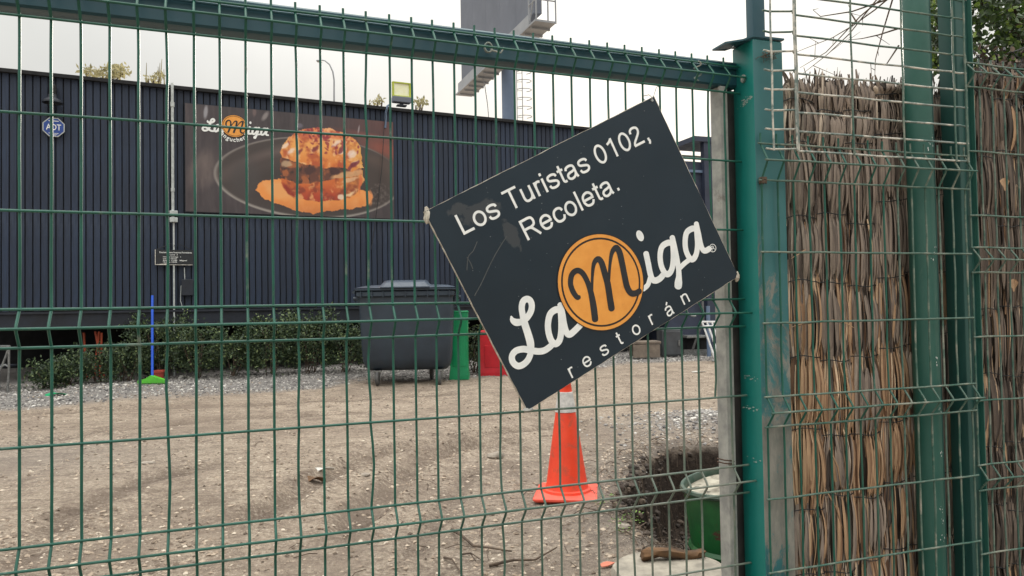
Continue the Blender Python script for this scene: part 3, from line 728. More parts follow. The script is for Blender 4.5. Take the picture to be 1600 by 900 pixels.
def add_ring(mb, c, r0, r1, place, lift, n=64, m=0):
    vs = [place(c[0] + r * math.cos(2 * math.pi * k / n), c[1] + r * math.sin(2 * math.pi * k / n), lift) for r in (r0, r1) for k in range(n)]
    mb.add(vs, [(k, n + k, n + (k + 1) % n, (k + 1) % n) for k in range(n)], m)
def logo(parent, place, step, k=1.0):
    mb = MB()
    for part_ in (range(0, 3), range(3, 10)):
        mb = MB()
        for i in part_: add_stroke(mb, [Vector((q.x, q.y, q.z * k)) for q in WHITE[i]], place, step * (1 + i * .5))
        link('script_lettering', mb, M_vinyl_w, parent, smooth=False)
    mb = MB(); add_disc(mb, DOT[0], DOT[1], DOT[2], place, step, 32); link('letter_dot', mb, M_vinyl_w, parent, smooth=False)
    mb = MB(); add_disc(mb, CC, CR, CR, place, step * 8); link('orange_disc', mb, M_vinyl_o, parent, smooth=False)
    mb = MB(); add_ring(mb, CC, CR * .885, CR * .925, place, step * 9)
    add_ring(mb, CC, CR * .994, CR * 1.012, place, step * 9); link('disc_ring', mb, M_vinyl_br, parent, smooth=False)
    mb = MB()
    for i, st in enumerate(DARKM): add_stroke(mb, st, place, step * (10 + i))
    link('script_initial', mb, M_vinyl_k, parent, smooth=False)

# ---------------------------------------------------------------- printed food banner on the wall
bc = [WALL.hit(x, y, .035) for x, y in ((288, 160), (615, 190), (617, 343), (287, 331))]
bs0, bs1 = (bc[0] - WALL.o).dot(vw), (bc[1] - WALL.o).dot(vw); bz1, bz0 = (bc[0].z + bc[1].z) / 2, (bc[2].z + bc[3].z) / 2
ban = thing('food_banner', 'printed banner of a glazed burger on a plate fixed to the dark wall', 'banner', WALL.P(bs0, bz0, .035))
mb = MB(); mb.box(WALL.P((bs0 + bs1) / 2, (bz0 + bz1) / 2, .012), bs1 - bs0, .03, bz1 - bz0, AXW); link('frame', mb, M_ledge, ban, smooth=False)
def srgb_lin(a): a = np.clip(a, 0, 255) / 255; return np.where(a <= .04, a / 12.92, ((a + .055) / 1.055) ** 2.4)
def paint(X, Y):
    """print of the banner, in enlarged-photo units (x 75..1420, y 85..830)"""
    rs = np.random.RandomState(5)
    def vnoise(sc, seed, sx=1, sy=1):
        r = np.random.RandomState(seed); G = r.rand(260, 260); x = X / sc * sx + 20; y = Y / sc * sy + 20
        xi = x.astype(int) % 250; yi = y.astype(int) % 250; fx = x - np.floor(x); fy = y - np.floor(y); fx = fx * fx * (3 - 2 * fx); fy = fy * fy * (3 - 2 * fy)
        return (G[yi, xi] * (1 - fx) + G[yi, xi + 1] * fx) * (1 - fy) + (G[yi + 1, xi] * (1 - fx) + G[yi + 1, xi + 1] * fx) * fy
    def fb(sc, seed, **k): return vnoise(sc, seed, **k) * .55 + vnoise(sc * .48, seed + 1, **k) * .3 + vnoise(sc * .22, seed + 2, **k) * .15
    C = np.zeros(X.shape + (3,)); C[:] = (56, 49, 52)
    def over(mask, col, a=1.0):
        m = (np.clip(mask, 0, 1) * a)[..., None]; c = np.array(col, float)
        C[:] = C * (1 - m) + c * m
    def ell(cx, cy, rx, ry, soft=8, rot=0):
        dx, dy = X - cx, Y - cy; c, s = math.cos(rot), math.sin(rot); u = (dx * c + dy * s) / rx; v = (-dx * s + dy * c) / ry
        d = 1 - np.sqrt(u * u + v * v); return np.clip(d * min(rx, ry) / soft + .5, 0, 1)
    def polym(P, soft=0):
        ins = np.zeros(X.shape, bool); n = len(P)
        for i in range(n):
            (x0, y0), (x1, y1) = P[i], P[(i + 1) % n]
            c = ((y0 > Y) != (y1 > Y)) & (X < (x1 - x0) * (Y - y0) / (y1 - y0 + 1e-9) + x0); ins ^= c
        return ins.astype(float)
    over(fb(160, 3), (78, 70, 76), .5); over(fb(40, 9, sx=3, sy=.4) - .35, (92, 84, 84), .8 * 1)
    over(np.clip((X - 850) / 600, 0, 1) * np.clip((500 - Y) / 260, 0, 1), (104, 62, 58), .8)
    over(ell(1400, 400, 200, 60, 60, .35), (150, 78, 62), .75); over(ell(1290, 300, 220, 16, 20, .2), (128, 72, 66), .6)
    over(ell(195, 140, 12, 42, 8, .1), (165, 165, 172), .8); over(ell(556, 165, 14, 32, 10, .6), (160, 152, 150), .7); over(ell(490, 140, 12, 24, 10, 0), (120, 100, 98), .7)
    over(ell(610, 350, 50, 14, 10, .6), (140, 130, 150), .5); over(ell(775, 225, 22, 16, 10), (140, 138, 158), .5); over(ell(1175, 250, 5, 26, 4, .2), (180, 172, 176), .7)
    over(ell(170, 500, 60, 130, 50, .5), (92, 80, 78), .5 ); over(fb(24, 31, sx=.6, sy=.2) * ell(170, 520, 90, 160, 60, .4) - .2, (128, 114, 108), .9)
    # plate
    over(ell(860, 560, 620, 262, 6, .06), (150, 144, 138)); over(ell(866, 556, 610, 252, 10, .06), (66, 58, 56))
    over(ell(560, 450, 260, 60, 50, -.35), (112, 96, 92), .7); over(ell(1260, 520, 220, 110, 60, .1), (82, 68, 62), .9)
    over(ell(880, 590, 520, 190, 40, .05), (58, 50, 48), .7); over(ell(430, 560, 90, 120, 60, 0), (70, 66, 66), .6)
    over(fb(14, 44) * ell(1320, 680, 90, 90, 30) - .45, (170, 160, 150), 1)
    wx_, wy_ = fb(36, 301), fb(36, 311); X, Y = X + 24 * (wx_ - .5), Y + 20 * (wy_ - .5)
    # sauce
    sauce = polym([(494, 640), (505, 600), (560, 570), (700, 560), (900, 600), (1150, 640), (1240, 645), (1268, 690), (1240, 740), (1130, 760), (1000, 772), (860, 788), (740, 770), (640, 730), (560, 700)])
    over(sauce, (238, 150, 74)); over(sauce * np.clip((Y - 690) / 90, 0, 1), (206, 118, 60), .8); over(sauce * np.clip(fb(60, 8) - .45, 0, 1) * 2, (240, 170, 108), .7)
    over(sauce * ell(640, 640, 90, 50, 30, .4), (240, 176, 112), .6)
    over(ell(1250, 690, 14, 50, 6), (228, 146, 88), .8)
    # lower bun
    lo = polym([(648, 540), (655, 600), (690, 650), (760, 690), (870, 712), (1000, 712), (1110, 690), (1180, 640), (1206, 580), (1200, 520), (1000, 500), (800, 500)])
    over(lo, (206, 104, 48)); over(lo * np.clip((Y - 600) / 90, 0, 1), (168, 52, 34), .85); over(lo * np.clip((X - 1000) / 160, 0, 1), (214, 146, 74), .85)
    over(lo * (np.clip(fb(46, 21) - .5, 0, 1) * 4), (120, 48, 34), .7); over(lo * (np.clip(fb(34, 71) - .58, 0, 1) * 5), (236, 176, 112), .8)
    # filling
    fi = polym([(650, 430), (650, 560), (760, 600), (900, 590), (1050, 560), (1200, 545), (1190, 470), (1050, 470), (800, 470)])
    over(fi, (98, 58, 46)); over(fi * np.clip(fb(40, 55) - .46, 0, 1) * 5, (176, 98, 54), .85); over(fi * np.clip(fb(28, 63) - .6, 0, 1) * 6, (52, 34, 32), .9)
    over(fi * ell(1100, 545, 120, 26, 10, -.15), (226, 172, 120), .85); over(ell(690, 470, 34, 20, 8), (196, 168, 134), .8); over(ell(1110, 575, 60, 14, 6, -.2), (236, 200, 160), .7)
    over(fi * ell(840, 510, 36, 26, 8), (70, 42, 40), .9); over(fi * ell(1010, 520, 38, 24, 8), (64, 38, 38), .9)
    # top bun
    tb = polym([(648, 400), (662, 350), (700, 300), (770, 262), (860, 240), (980, 242), (1080, 272), (1150, 318), (1190, 370), (1198, 430), (1206, 500), (1130, 520), (1040, 490), (960, 500), (880, 480), (790, 470), (700, 440), (655, 430)])
    over(tb, (240, 168, 88)); over(tb * np.clip((Y - 370) / 120, 0, 1), (216, 112, 46), .85); over(tb * np.clip((X - 1080) / 110, 0, 1), (226, 168, 82), .8)
    over(tb * ell(920, 280, 200, 44, 30), (226, 128, 88), .8); over(tb * np.clip(fb(44, 81) - .5, 0, 1) * 4, (170, 70, 42), .75); over(tb * np.clip(fb(36, 91) - .56, 0, 1) * 5, (246, 196, 138), .8)
    for _ in range(90):
        a, b = rs.normal(960, 120), rs.normal(300, 44); over(tb * ell(a, b, rs.uniform(5, 17), rs.uniform(4, 9), 4, rs.uniform(0, 3)), (142, 44, 52), .8)
    for a, b in ((1120, 400), (680, 352), (1060, 390), (720, 390), (1132, 412), (1150, 470), (1020, 340)): over(tb * ell(a, b, 30, 13, 8, -.6), (246, 226, 214), .75)
    for a, b in ((1140, 480), (1160, 470), (1120, 495), (1050, 385), (880, 375), (775, 395)): over(ell(a, b, 26, 12, 6, -.8), (112, 36, 48), .8)
    over(ell(1050, 680, 22, 18, 6), (240, 216, 190), .9); over(ell(1100, 672, 50, 8, 5, -.5), (244, 214, 170), .8); over(ell(1182, 600, 10, 60, 6, .1), (220, 110, 60), .8)
    over(ell(700, 640, 60, 14, 8, .8), (140, 36, 26), .8)
    over(np.ones_like(X), (90, 88, 94), .07)  # thin grey veil of glare painted over the whole print
    return srgb_lin(C)
NU, NV = 340, 170
U, V_ = np.meshgrid(np.linspace(0, 1, NU), np.linspace(0, 1, NV))
Xp = 75 + 1345 * U; yt = 85 + 120 * U; yb = 770 + 60 * U; Yp = yt + (yb - yt) * V_
Cc = paint(Xp, Yp)
mb = MB()
mb.v = [tuple(WALL.P(bs0 + .01 + (bs1 - bs0 - .02) * U[j, i], bz1 - .01 - (bz1 - bz0 - .02) * V_[j, i], .034 + .003 * math.sin(U[j, i] * 9) * math.sin(V_[j, i] * 3))) for j in range(NV) for i in range(NU)]
mb.f = [(j * NU + i, (j + 1) * NU + i, (j + 1) * NU + i + 1, j * NU + i + 1) for j in range(NV - 1) for i in range(NU - 1)]; mb.m = [0] * len(mb.f)
m_, nt_, p_ = new_mat('banner_print')
va = nt_.nodes.new('ShaderNodeAttribute'); va.attribute_name = 'print'; nt_.links.new(va.outputs['Color'], p_.inputs['Base Color']); p_.inputs['Roughness'].default_value = .42
prn = link('print_sheet', mb, m_, ban)
ca = prn.data.color_attributes.new('print', 'FLOAT_COLOR', 'POINT')
ca.data.foreach_set('color', np.concatenate([Cc.reshape(-1, 3), np.ones((NU * NV, 1))], 1).astype(np.float32).ravel())
# banner logo
k_ = 19.6 / 93 / CR * (1.0)
lc = WALL.hit(366.3, 197, .045)
sk = (WALL.hit(386, 197, .04) - WALL.hit(347, 197, .04)).length / 2 / CR
ls_, lz_ = (lc - WALL.o).dot(vw), lc.z
def place_b(u, v, lift): return WALL.P(ls_ + (u - CC.x) * sk, lz_ + (v - CC.y) * sk * .93, .042 + lift)
logo(ban, place_b, .0006, 1.3)
mb = MB()
for i, ch in enumerate('Sangucheria'):
    a = math.radians(-90 + (i - 5) * 13); r = CR * sk * 1.34
    ex = vw * math.cos(a + math.pi / 2) + UPZ * math.sin(a + math.pi / 2); ey = -(vw * math.cos(a) + UPZ * math.sin(a))
    V2, _f = text2d(ch, .02); wch = (V2[:, 0].max() - V2[:, 0].min()) * .062 / text2d('H')[0][:, 1].max()
    add_text(mb, ch, WALL.P(ls_, lz_, .045) + (vw * math.cos(a) + UPZ * math.sin(a)) * r - ex * wch / 2, ex, ey, None, .062, .02)
link('arc_lettering', mb, M_vinyl_w, ban, smooth=False)

# ---------------------------------------------------------------- tilted restaurant sign on the gate
def place_s(u, v, lift=0.0):
    q = SO2 + eu * u + ev * v; return GATE.P(q.x, q.y, SIGN_OFF + lift)
W2 = [Vector(((c - SO2).dot(eu), (c - SO2).dot(ev))) for c in cor]
sgn = thing('restaurant_sign', 'tilted black restaurant sign with orange disc wired to the gate mesh', 'sign', place_s(0, W2[3].y))
TH = .007
def quad_in(i):
    c = sum(W2, Vector((0, 0))) / 4; return [w + (c - w).normalized() * i for w in W2]
# core with a slightly ragged edge
def edge_pts(W, n, jit):
    out = []
    for a, b in ((0, 1), (1, 2), (2, 3), (3, 0)):
        for k in range(n):
            p_ = W[a].lerp(W[b], k / n); nrm = (W[b] - W[a]).normalized(); nrm = Vector((-nrm.y, nrm.x)); out.append(p_ + nrm * random.uniform(-jit, jit))
    return out
E1 = edge_pts(quad_in(.0), 26, .0007)
mb = MB().prism([place_s(p_.x, p_.y, 0) for p_ in reversed(E1)], GATE.n * (TH - .001)); link('core_sheet', mb, M_white_edge, sgn, smooth=False)
# front face as a grid so that the smear attribute has somewhere to live
Wf = quad_in(.0022); NU2, NV2 = 46, 36; mb = MB(); sm = []  # inset; the white core rim left bare also imitates an edge highlight
smc = [loc2(752, 330), loc2(800, 372), loc2(712, 330)]
for j in range(NV2):
    for i in range(NU2):
        u_, v_ = i / (NU2 - 1), j / (NV2 - 1)
        a = Wf[0].lerp(Wf[1], u_); b = Wf[3].lerp(Wf[2], u_); q = a.lerp(b, v_)
        if i in (0, NU2 - 1) or j in (0, NV2 - 1): q = q + Vector((random.uniform(-.0006, .0006), random.uniform(-.0006, .0006)))
        mb.v.append(tuple(place_s(q.x, q.y, TH)))
        s1 = math.exp(-(((q.x - smc[0].x) / .085) ** 2 + ((q.y - smc[0].y) / .045) ** 2)); s2 = math.exp(-(((q.x - smc[1].x) / .03) ** 2 + ((q.y - smc[1].y) / .07) ** 2)); s3 = math.exp(-(((q.x - smc[2].x) / .05) ** 2 + ((q.y - smc[2].y) / .025) ** 2))
        sm.append(min(1, .75 * max(s1, s2, s3)))
mb.f = [(j * NU2 + i, (j + 1) * NU2 + i, (j + 1) * NU2 + i + 1, j * NU2 + i + 1) for j in range(NV2 - 1) for i in range(NU2 - 1)]; mb.m = [0] * len(mb.f)
ff = link('black_face', mb, M_sign, sgn); a_ = ff.data.attributes.new('smear', 'FLOAT', 'POINT'); a_.data.foreach_set('value', sm)
def place_f(u, v, lift): return place_s(u, v, TH + .0003 + lift)
logo(sgn, place_f, .00016)
N3 = GATE.n; to3 = lambda v2: (GATE.d * v2.x + UPZ * v2.y)
ST = 90.0
def _el(cx_, cy_, rx_, ry_, a0_=0, a1_=360, n=28): return [(cx_ + rx_ * math.cos(math.radians(a0_ + (a1_ - a0_) * k / n)), cy_ + ry_ * math.sin(math.radians(a0_ + (a1_ - a0_) * k / n))) for k in range(n + 1)]
GLY = {  # advance, then straight strokes 'l' and curved strokes 'c' through their centre lines; cap height 716
 'L': (556, ('l', [(121, 716), (121, 0)]), ('l', [(77, 43), (520, 43)])),
 'T': (611, ('l', [(22, 674), (590, 674)]), ('l', [(306, 674), (306, 0)])),
 'o': (556, ('p', _el(277, 259, 197, 228))),
 's': (500, ('c', [(428, 372), (392, 450), (255, 485), (120, 452), (88, 375), (128, 308), (250, 268), (380, 220), (424, 145), (375, 62), (250, 31), (110, 62), (68, 158)])),
 'u': (556, ('c', [(110, 519), (110, 300), (112, 160), (150, 62), (240, 33), (350, 60), (420, 140), (444, 240)]), ('l', [(446, 519), (446, 0)])),
 'r': (333, ('l', [(110, 519), (110, 0)]), ('c', [(112, 270), (130, 400), (190, 475), (262, 482), (330, 458)])),
 'i': (222, ('l', [(111, 519), (111, 0)]), ('l', [(111, 716), (111, 616)])),
 't': (278, ('c', [(137, 660), (137, 400), (137, 160), (145, 80), (185, 42), (262, 44)]), ('l', [(18, 481), (258, 481)])),
 'a': (556, ('c', [(76, 368), (120, 452), (262, 484), (385, 448), (418, 360), (418, 240), (420, 110), (436, 50), (458, 0)]), ('c', [(418, 300), (310, 266), (170, 246), (88, 190), (90, 90), (170, 32), (280, 42), (370, 98), (416, 190)])),
 '0': (556, ('p', _el(277, 358, 192, 318))),
 '1': (556, ('l', [(330, 716), (330, 0)]), ('c', [(335, 680), (230, 598), (112, 548)])),
 '2': (556, ('c', [(76, 505), (100, 612), (180, 668), (285, 674), (390, 630), (422, 530), (380, 420), (260, 300), (150, 205), (85, 120), (62, 43)]), ('l', [(36, 43), (508, 43)])),
 ',': (278, ('l', [(140, 100), (140, 0)]), ('c', [(160, 20), (152, -60), (108, -125)])),
 '.': (278, ('l', [(140, 100), (140, 0)])),
 'R': (722, ('l', [(125, 716), (125, 0)]), ('c', [(125, 674), (300, 674), (430, 674), (540, 640), (582, 525), (545, 410), (430, 362), (300, 362), (125, 362)]), ('c', [(350, 362), (430, 310), (530, 170), (640, 0)])),
 'e': (556, ('l', [(78, 258), (500, 258)]), ('c', [(468, 262), (455, 370), (385, 455), (278, 484), (150, 440), (84, 340), (82, 190), (150, 70), (270, 33), (385, 60), (462, 165)])),
 'c': (500, ('c', [(456, 352), (400, 450), (280, 484), (150, 440), (84, 320), (84, 200), (145, 75), (270, 33), (400, 70), (462, 190)])),
 'l': (222, ('l', [(110, 716), (110, 0)])), ' ': (278,),
 'n': (556, ('l', [(110, 519), (110, 0)]), ('c', [(112, 280), (140, 410), (220, 475), (330, 482), (420, 440), (444, 340), (446, 180), (446, 0)])),
}
GLY['á'] = GLY['a'] + (('l', [(230, 590), (345, 720)]),)
def stroke_text(mb, s_, o, ex, ey, width=None, cap=.03, weight=1.0):
    """grotesque lettering cut as flat ribbons, baseline-left at o"""
    k = cap / 716; adv = 0; items = []
    for ch_ in s_:
        g = GLY[ch_]
        for kind, P in g[1:]:
            Q = [Vector((x + adv, y, ST * weight / 2)) for x, y in P]
            if kind == 'c': Q = catmull(Q, 5)
            items.append(Q)
        adv += g[0]
    xs_ = [q.x for Q in items for q in Q]; x0, x1 = min(xs_) - ST / 2, max(xs_) + ST / 2; kx = width / (x1 - x0) if width else k
    for j, Q in enumerate(items):
        n = len(Q); vs = []
        for side in (1, -1):
            for i, q in enumerate(Q):
                t = Q[min(i + 1, n - 1)].to_2d() - Q[max(i - 1, 0)].to_2d()
                if (Q[0] - Q[-1]).length < 1 and i in (0, n - 1): t = Q[1].to_2d() - Q[-2].to_2d()
                t.normalize(); p2 = q.to_2d() + Vector((-t.y, t.x)) * q.z * side
                vs.append(Vector(o) + Vector(ex) * ((p2.x - x0) * kx) + Vector(ey) * (p2.y * k) + GATE.n * (j % 3 * .00012 + i * 2e-6))
        mb.add(vs, [(i, n + i, n + i + 1, i + 1) for i in range(n - 1)])
    return (x1 - x0) * kx
def sign_line(s_, bl, br, tl, bold=0.0):
    B, R, T = loc2(*bl), loc2(*br), loc2(*tl); ex = (R - B); w = ex.length; ex.normalize(); ey = Vector((-ex.y, ex.x)); cap = (T - B).dot(ey)
    E = lambda v: GATE.d * (eu * v.x + ev * v.y).x + UPZ * (eu * v.x + ev * v.y).y
    mb = MB(); stroke_text(mb, s_, place_f(B.x, B.y, .0002), E(ex), E(ey), w, cap); return mb
link('address_lettering', sign_line('Los Turistas 0102,', (721.5, 368.6), (1014, 219), (706.3, 338.7), .004), M_vinyl_w, sgn, smooth=False)
link('address_lettering', sign_line('Recoleta.', (823, 376.5), (966.5, 297.5), (807.9, 346.9), .004), M_vinyl_w, sgn, smooth=False)
rb, re_ = loc2(897, 590), loc2(1083, 471)
exl = (re_ - rb).normalized(); eyl = Vector((-exl.y, exl.x)); E3 = lambda v: GATE.d * (eu * v.x + ev * v.y).x + UPZ * (eu * v.x + ev * v.y).y
mb = MB()
for ch, (x, y) in zip('restorán', ((892, 581), (915.3, 564.4), (942, 547), (966, 530.7), (991.8, 515.2), (1016.6, 498.7), (1043.4, 485.5), (1068, 466.7))):
    c = loc2(x, y); cap = .038; xs_ = [q[0] for st_ in GLY[ch][1:] for q in st_[1]]; wd = (max(xs_) - min(xs_) + ST) * cap / 716
    o2_ = c - exl * wd / 2 - eyl * (519 / 716 * cap / 2); mb = MB(); stroke_text(mb, ch, place_f(o2_.x, o2_.y, .0002), E3(exl), E3(eyl), None, cap, .95)
    link('letter', mb, M_vinyl_w, sgn, smooth=False)
mb = MB(); rc = loc2(990 + 778 / c3_, 330 + 372 / c3_); add_ring(mb, rc, .0098, .0116, place_f, .0002, 28)
o2_ = rc - Vector((.0048, .0057)); stroke_text(mb, 'R', place_f(o2_.x, o2_.y, .0002), E3(Vector((1, 0))), E3(Vector((0, 1))), None, .0115, 1.3)
link('registered_mark', mb, M_vinyl_w, sgn, smooth=False)
# chipped specks and long scratches
mb = MB()
for _ in range(70):
    q = Wf[0].lerp(Wf[1], random.random()).lerp(Wf[3].lerp(Wf[2], random.random()), random.random()); r = random.uniform(.0005, .0018)
    if (q - CC).length < CR * 1.05: continue
    a0 = random.random() * 6; mb.add([place_f(q.x + r * random.uniform(.5, 1.6) * math.cos(a0 + k), q.y + r * random.uniform(.5, 1.1) * math.sin(a0 + k), .00035) for k in (0, 1.2, 2.5, 3.8, 5.1)], [(0, 1, 2, 3, 4)])
link('paint_chips', mb, mat('chip_grey', S(122, 128, 132), S(96, 100, 104), 40, .7, bump=0), sgn, smooth=False, kind='stuff')
mb = MB()
for pts_ in ([(744, 378), (738, 392), (730, 402), (728, 422)], [(728, 402), (734, 412), (737, 420)], [(790, 370), (780, 385), (766, 410), (752, 440), (740, 462)]):
    P_ = [Vector((*loc2(*q), .0011)) for q in pts_]; add_stroke(mb, catmull(P_, 4), place_f, .0003)
link('scratches', mb, mat('scratch_grey', S(78, 82, 84), S(66, 70, 72), 40, .7, bump=0), sgn, smooth=False)
# dented corners
def dent(u, v, r, sd_):
    mb = MB(); vs = []; c = place_s(u, v, TH * .5)
    for a in range(6):
        for b in range(9):
            t = math.pi * a / 5; ph = 2 * math.pi * b / 9
            d3 = Vector((math.sin(t) * math.cos(ph), math.sin(t) * math.sin(ph), math.cos(t))); k = 1 + .6 * noise.noise(d3 * 2.3 + Vector((sd_, 0, 0)))
            vs.append(c + GATE.d * d3.x * r[0] * k + UPZ * d3.z * r[1] * k + GATE.n * d3.y * .006 * k)
    mb.add(vs, [(i * 9 + j, i * 9 + (j + 1) % 9, (i + 1) * 9 + (j + 1) % 9, (i + 1) * 9 + j) for i in range(5) for j in range(9)]); return mb
link('dented_corner', dent(W2[0].x + .003, W2[0].y - .012, (.008, .02), 3), M_white_edge, sgn)
link('dented_corner', dent(W2[2].x - .003, W2[2].y + .001, (.007, .013), 9), M_white_edge, sgn)
link('dented_corner', dent(W2[3].x + .004, W2[3].y + .002, (.014, .006), 14), M_galv, sgn)
q = loc2(1017, 158); mb = MB(); mb.lathe(place_s(q.x, q.y, TH), [(.0035, 0), (.0035, .001), (.0015, .0015), (0, .0015)], 12, (GATE.d, UPZ, GATE.n)); link('rivet', mb, M_pipe, sgn)
mb = MB()
g_ = [GATE.hit(x, y, o) for x, y, o in ((1017, 157, .055), (1019, 152, .06), (1014, 148, .04), (1006, 150, .01), (1004, 153, -.004), (1008, 157, -.002))]
mb.tube(g_, .0012, 6); link('tie_wire', mb, M_galv, sgn); mb = MB(); g_ = [GATE.hit(x, y, o) for x, y, o in ((1018, 155, .055), (1022, 148, .05), (1025, 138, .02), (1028, 134, 0), (1031, 138, -.006))]; mb.tube(g_, .0012, 6)
link('tie_wire', mb, M_galv, sgn)

# ---------------------------------------------------------------- gate: mesh, beam, stile
HF = .0392; R6 = HC - .2678; U0 = .0544; RW = .0030
rows = [(R6 + .8 + 4 * HF, 0), (R6 + .8 + 3 * HF, 1), (R6 + .8 + 2 * HF, 0), (R6 + .6 + 2 * HF, 0), (R6 + .4 + 2 * HF, 0), (R6 + .2 + 2 * HF, 0), (R6 + .2 + HF, 1), (R6 + .2, 0), (R6, 0), (R6 - .2, 0), (R6 - .2 - HF, 1), (R6 - .2 - 2 * HF, 0), (R6 - .4 - 2 * HF, 0), (R6 - .6 - 2 * HF, 0), (R6 - .6 - 3 * HF, 1), (R6 - .6 - 4 * HF, 0)]
BUL = .030
gate = thing('mesh_gate', 'green welded mesh gate with folded wires and dark top beam', 'gate', GATE.P(.9, .03))
KL, KR = -10, 32
def vwire(pl, s, rws, tip, seed, wob=.0008, off=0.0, r=RW, end=None, bul=BUL, start=None):
    pts = [pl.P(s, rws[0][0] + tip, off)]
    for i, (z, b) in enumerate(rws):
        if b: pts += [pl.P(s, z + .008, off + bul * .86), pl.P(s, z, off + bul), pl.P(s, z - .008, off + bul * .86)]
        else: pts.append(pl.P(s, z, off))
        if end is not None and z <= end: break
        if i < len(rws) - 1 and rws[i][0] - rws[i + 1][0] > .1:
            n_ = 4
            for k in range(1, n_):
                t = k / n_; zz = rws[i][0] + (rws[i + 1][0] - rws[i][0]) * t
                w = wob * math.sin(math.pi * t) * noise.noise((seed * 1.7, zz * 4, 0)) * 2.4
                pts.append(pl.P(s + w, zz, off + w * .7))
    else: pts.append(pl.P(s, rws[-1][0] - .025, off))
    return MB().tube(pts, r, 8)
for k in range(KL, KR + 1):
    s = k * U0 + random.uniform(-.0012, .0012); tip = .024
    wob = .0007 if k not in (5, 10, 13, 19, 26, 31) else .0034
    link('vertical_wire', vwire(GATE, s, rows, tip, k * 3.1, wob, end=(R6 + .001 if k == 31 else None)), M_wire, gate)
for i, (z, b) in enumerate(rows):
    pts = []; s_a, s_b = (KL - .4) * U0, 32.95 * U0
    n_ = 60
    for j in range(n_ + 1):
        s = s_a + (s_b - s_a) * j / n_
        pts.append(GATE.P(s, z + .0012 * noise.noise((s * 3, z * 9, 1)), (BUL + .0048 if b else .0052) + .001 * noise.noise((s * 2, z * 7, 4))))
    link('horizontal_wire', MB().tube(pts, RW, 8), M_wire, gate)
# beam
BO = -.010
zt1 = GATE.sz(540, 18.7, BO)[1]; zb1 = GATE.sz(540, 66.6, BO)[1]
AXG = (GATE.d, -GATE.n, UPZ)
sa, sb = (KL - .6) * U0, GATE.sz(1149, 200, -.04)[0]
def hollow(mb, c, L, wdt, hgt, ax, bev=.004): mb.box(c, L, wdt, hgt, ax, bev=bev)
mb = MB(); hollow(mb, GATE.P((sa + sb) / 2, (zt1 + zb1) / 2, BO - .031), sb - sa, .056, zt1 - zb1, AXG, .005); link('top_beam', mb, M_beam, gate)
# bead weld / thin rod along the beam
mb = MB().tube([GATE.P(sa + (sb - sa) * j / 40, zt1 - .022 + .0006 * math.sin(j), BO + .003) for j in range(41)], .0032, 6); link('beam_bead', mb, M_beam, gate)
mb = MB()
q = GATE.sz(774, 76, 0); 
for k in range(2): mb.tube([GATE.P(q[0] - .02 + .01 * math.cos(a), q[1] + .012 * math.sin(a), .0 + .004 * k) for a in np.linspace(0, 6.28, 14)], .0022, 6)
mb.tube([GATE.P(q[0] - .015, q[1] - .006, .004), GATE.P(q[0] + .012, q[1] - .012, .008), GATE.P(q[0] + .02, q[1] + .002, .008)], .0022, 6)
link('tie_wire', mb, M_wire_scr, gate); mb = MB()
q = GATE.sz(1088, 108, 0)
mb.tube([GATE.P(q[0] + .012 * math.sin(a * 2), q[1] + .02 - a * .009, .006 + .005 * math.cos(a * 2)) for a in np.linspace(0, 6.28, 24)], .002, 6)
link('tie_wire', mb, M_wire_scr, gate)
# right stile (galvanised) and lower rail
sl0, sl1 = GATE.sz(1131, 400, -.012)[0], GATE.sz(1143.5, 400, -.012)[0]
mb = MB(); mb.box(GATE.P((sl0 + sl1) / 2, (zb1 + .07) / 2, -.037), sl1 - sl0, .046, zb1 - .07, AXG, bev=.003); link('galvanised_stile', mb, M_galv, gate)
mb = MB(); sd0 = sl1 + .001; sd1 = GATE.sz(1162, 400, -.05)[0]
mb.box(GATE.P((sd0 + sd1) / 2, (zb1 + .07) / 2, -.055), sd1 - sd0, .01, zb1 - .07, AXG); link('shadow_strip', mb, mat('shadow_strip_grey', S(66, 62, 60), S(48, 46, 46), 12, .7), gate, smooth=False)  # dark strip standing in for the shadow between stile and post
mb = MB(); mb.box(GATE.P((sa + sl0) / 2, .11, -.037), sl0 - sa, .046, .05, AXG, bev=.003); link('bottom_rail', mb, M_beam, gate)
mb = MB(); mb.box(GATE.P(sa - .03, (zt1 + .04) / 2, -.037), .05, .05, zt1 - .04, AXG, bev=.003); link('hinge_stile', mb, M_beam, gate)
mb = MB()
for (x, y) in ((1140, 724), (1140, 719)):
    mb.tube([GATE.hit(1121, y - 3, -.03), GATE.hit(1124, y - 2, -.008), GATE.hit(1132, y, -.0085), GATE.hit(1143, y + 1, -.009), GATE.hit(1150, y + 3, -.02)], .0018, 6)
link('rusty_tie_wire', mb, M_rust, gate)

# ---------------------------------------------------------------- big gate post
fl_ = PANEL.sz(1186, 480, -.012)[0]; fr_ = PANEL.sz(1233, 480, -.012)[0]
PW = fr_ - fl_; zp = PANEL.sz(1200, 62, -.012)[1]
AXP = (PANEL.d, -PANEL.n, UPZ)
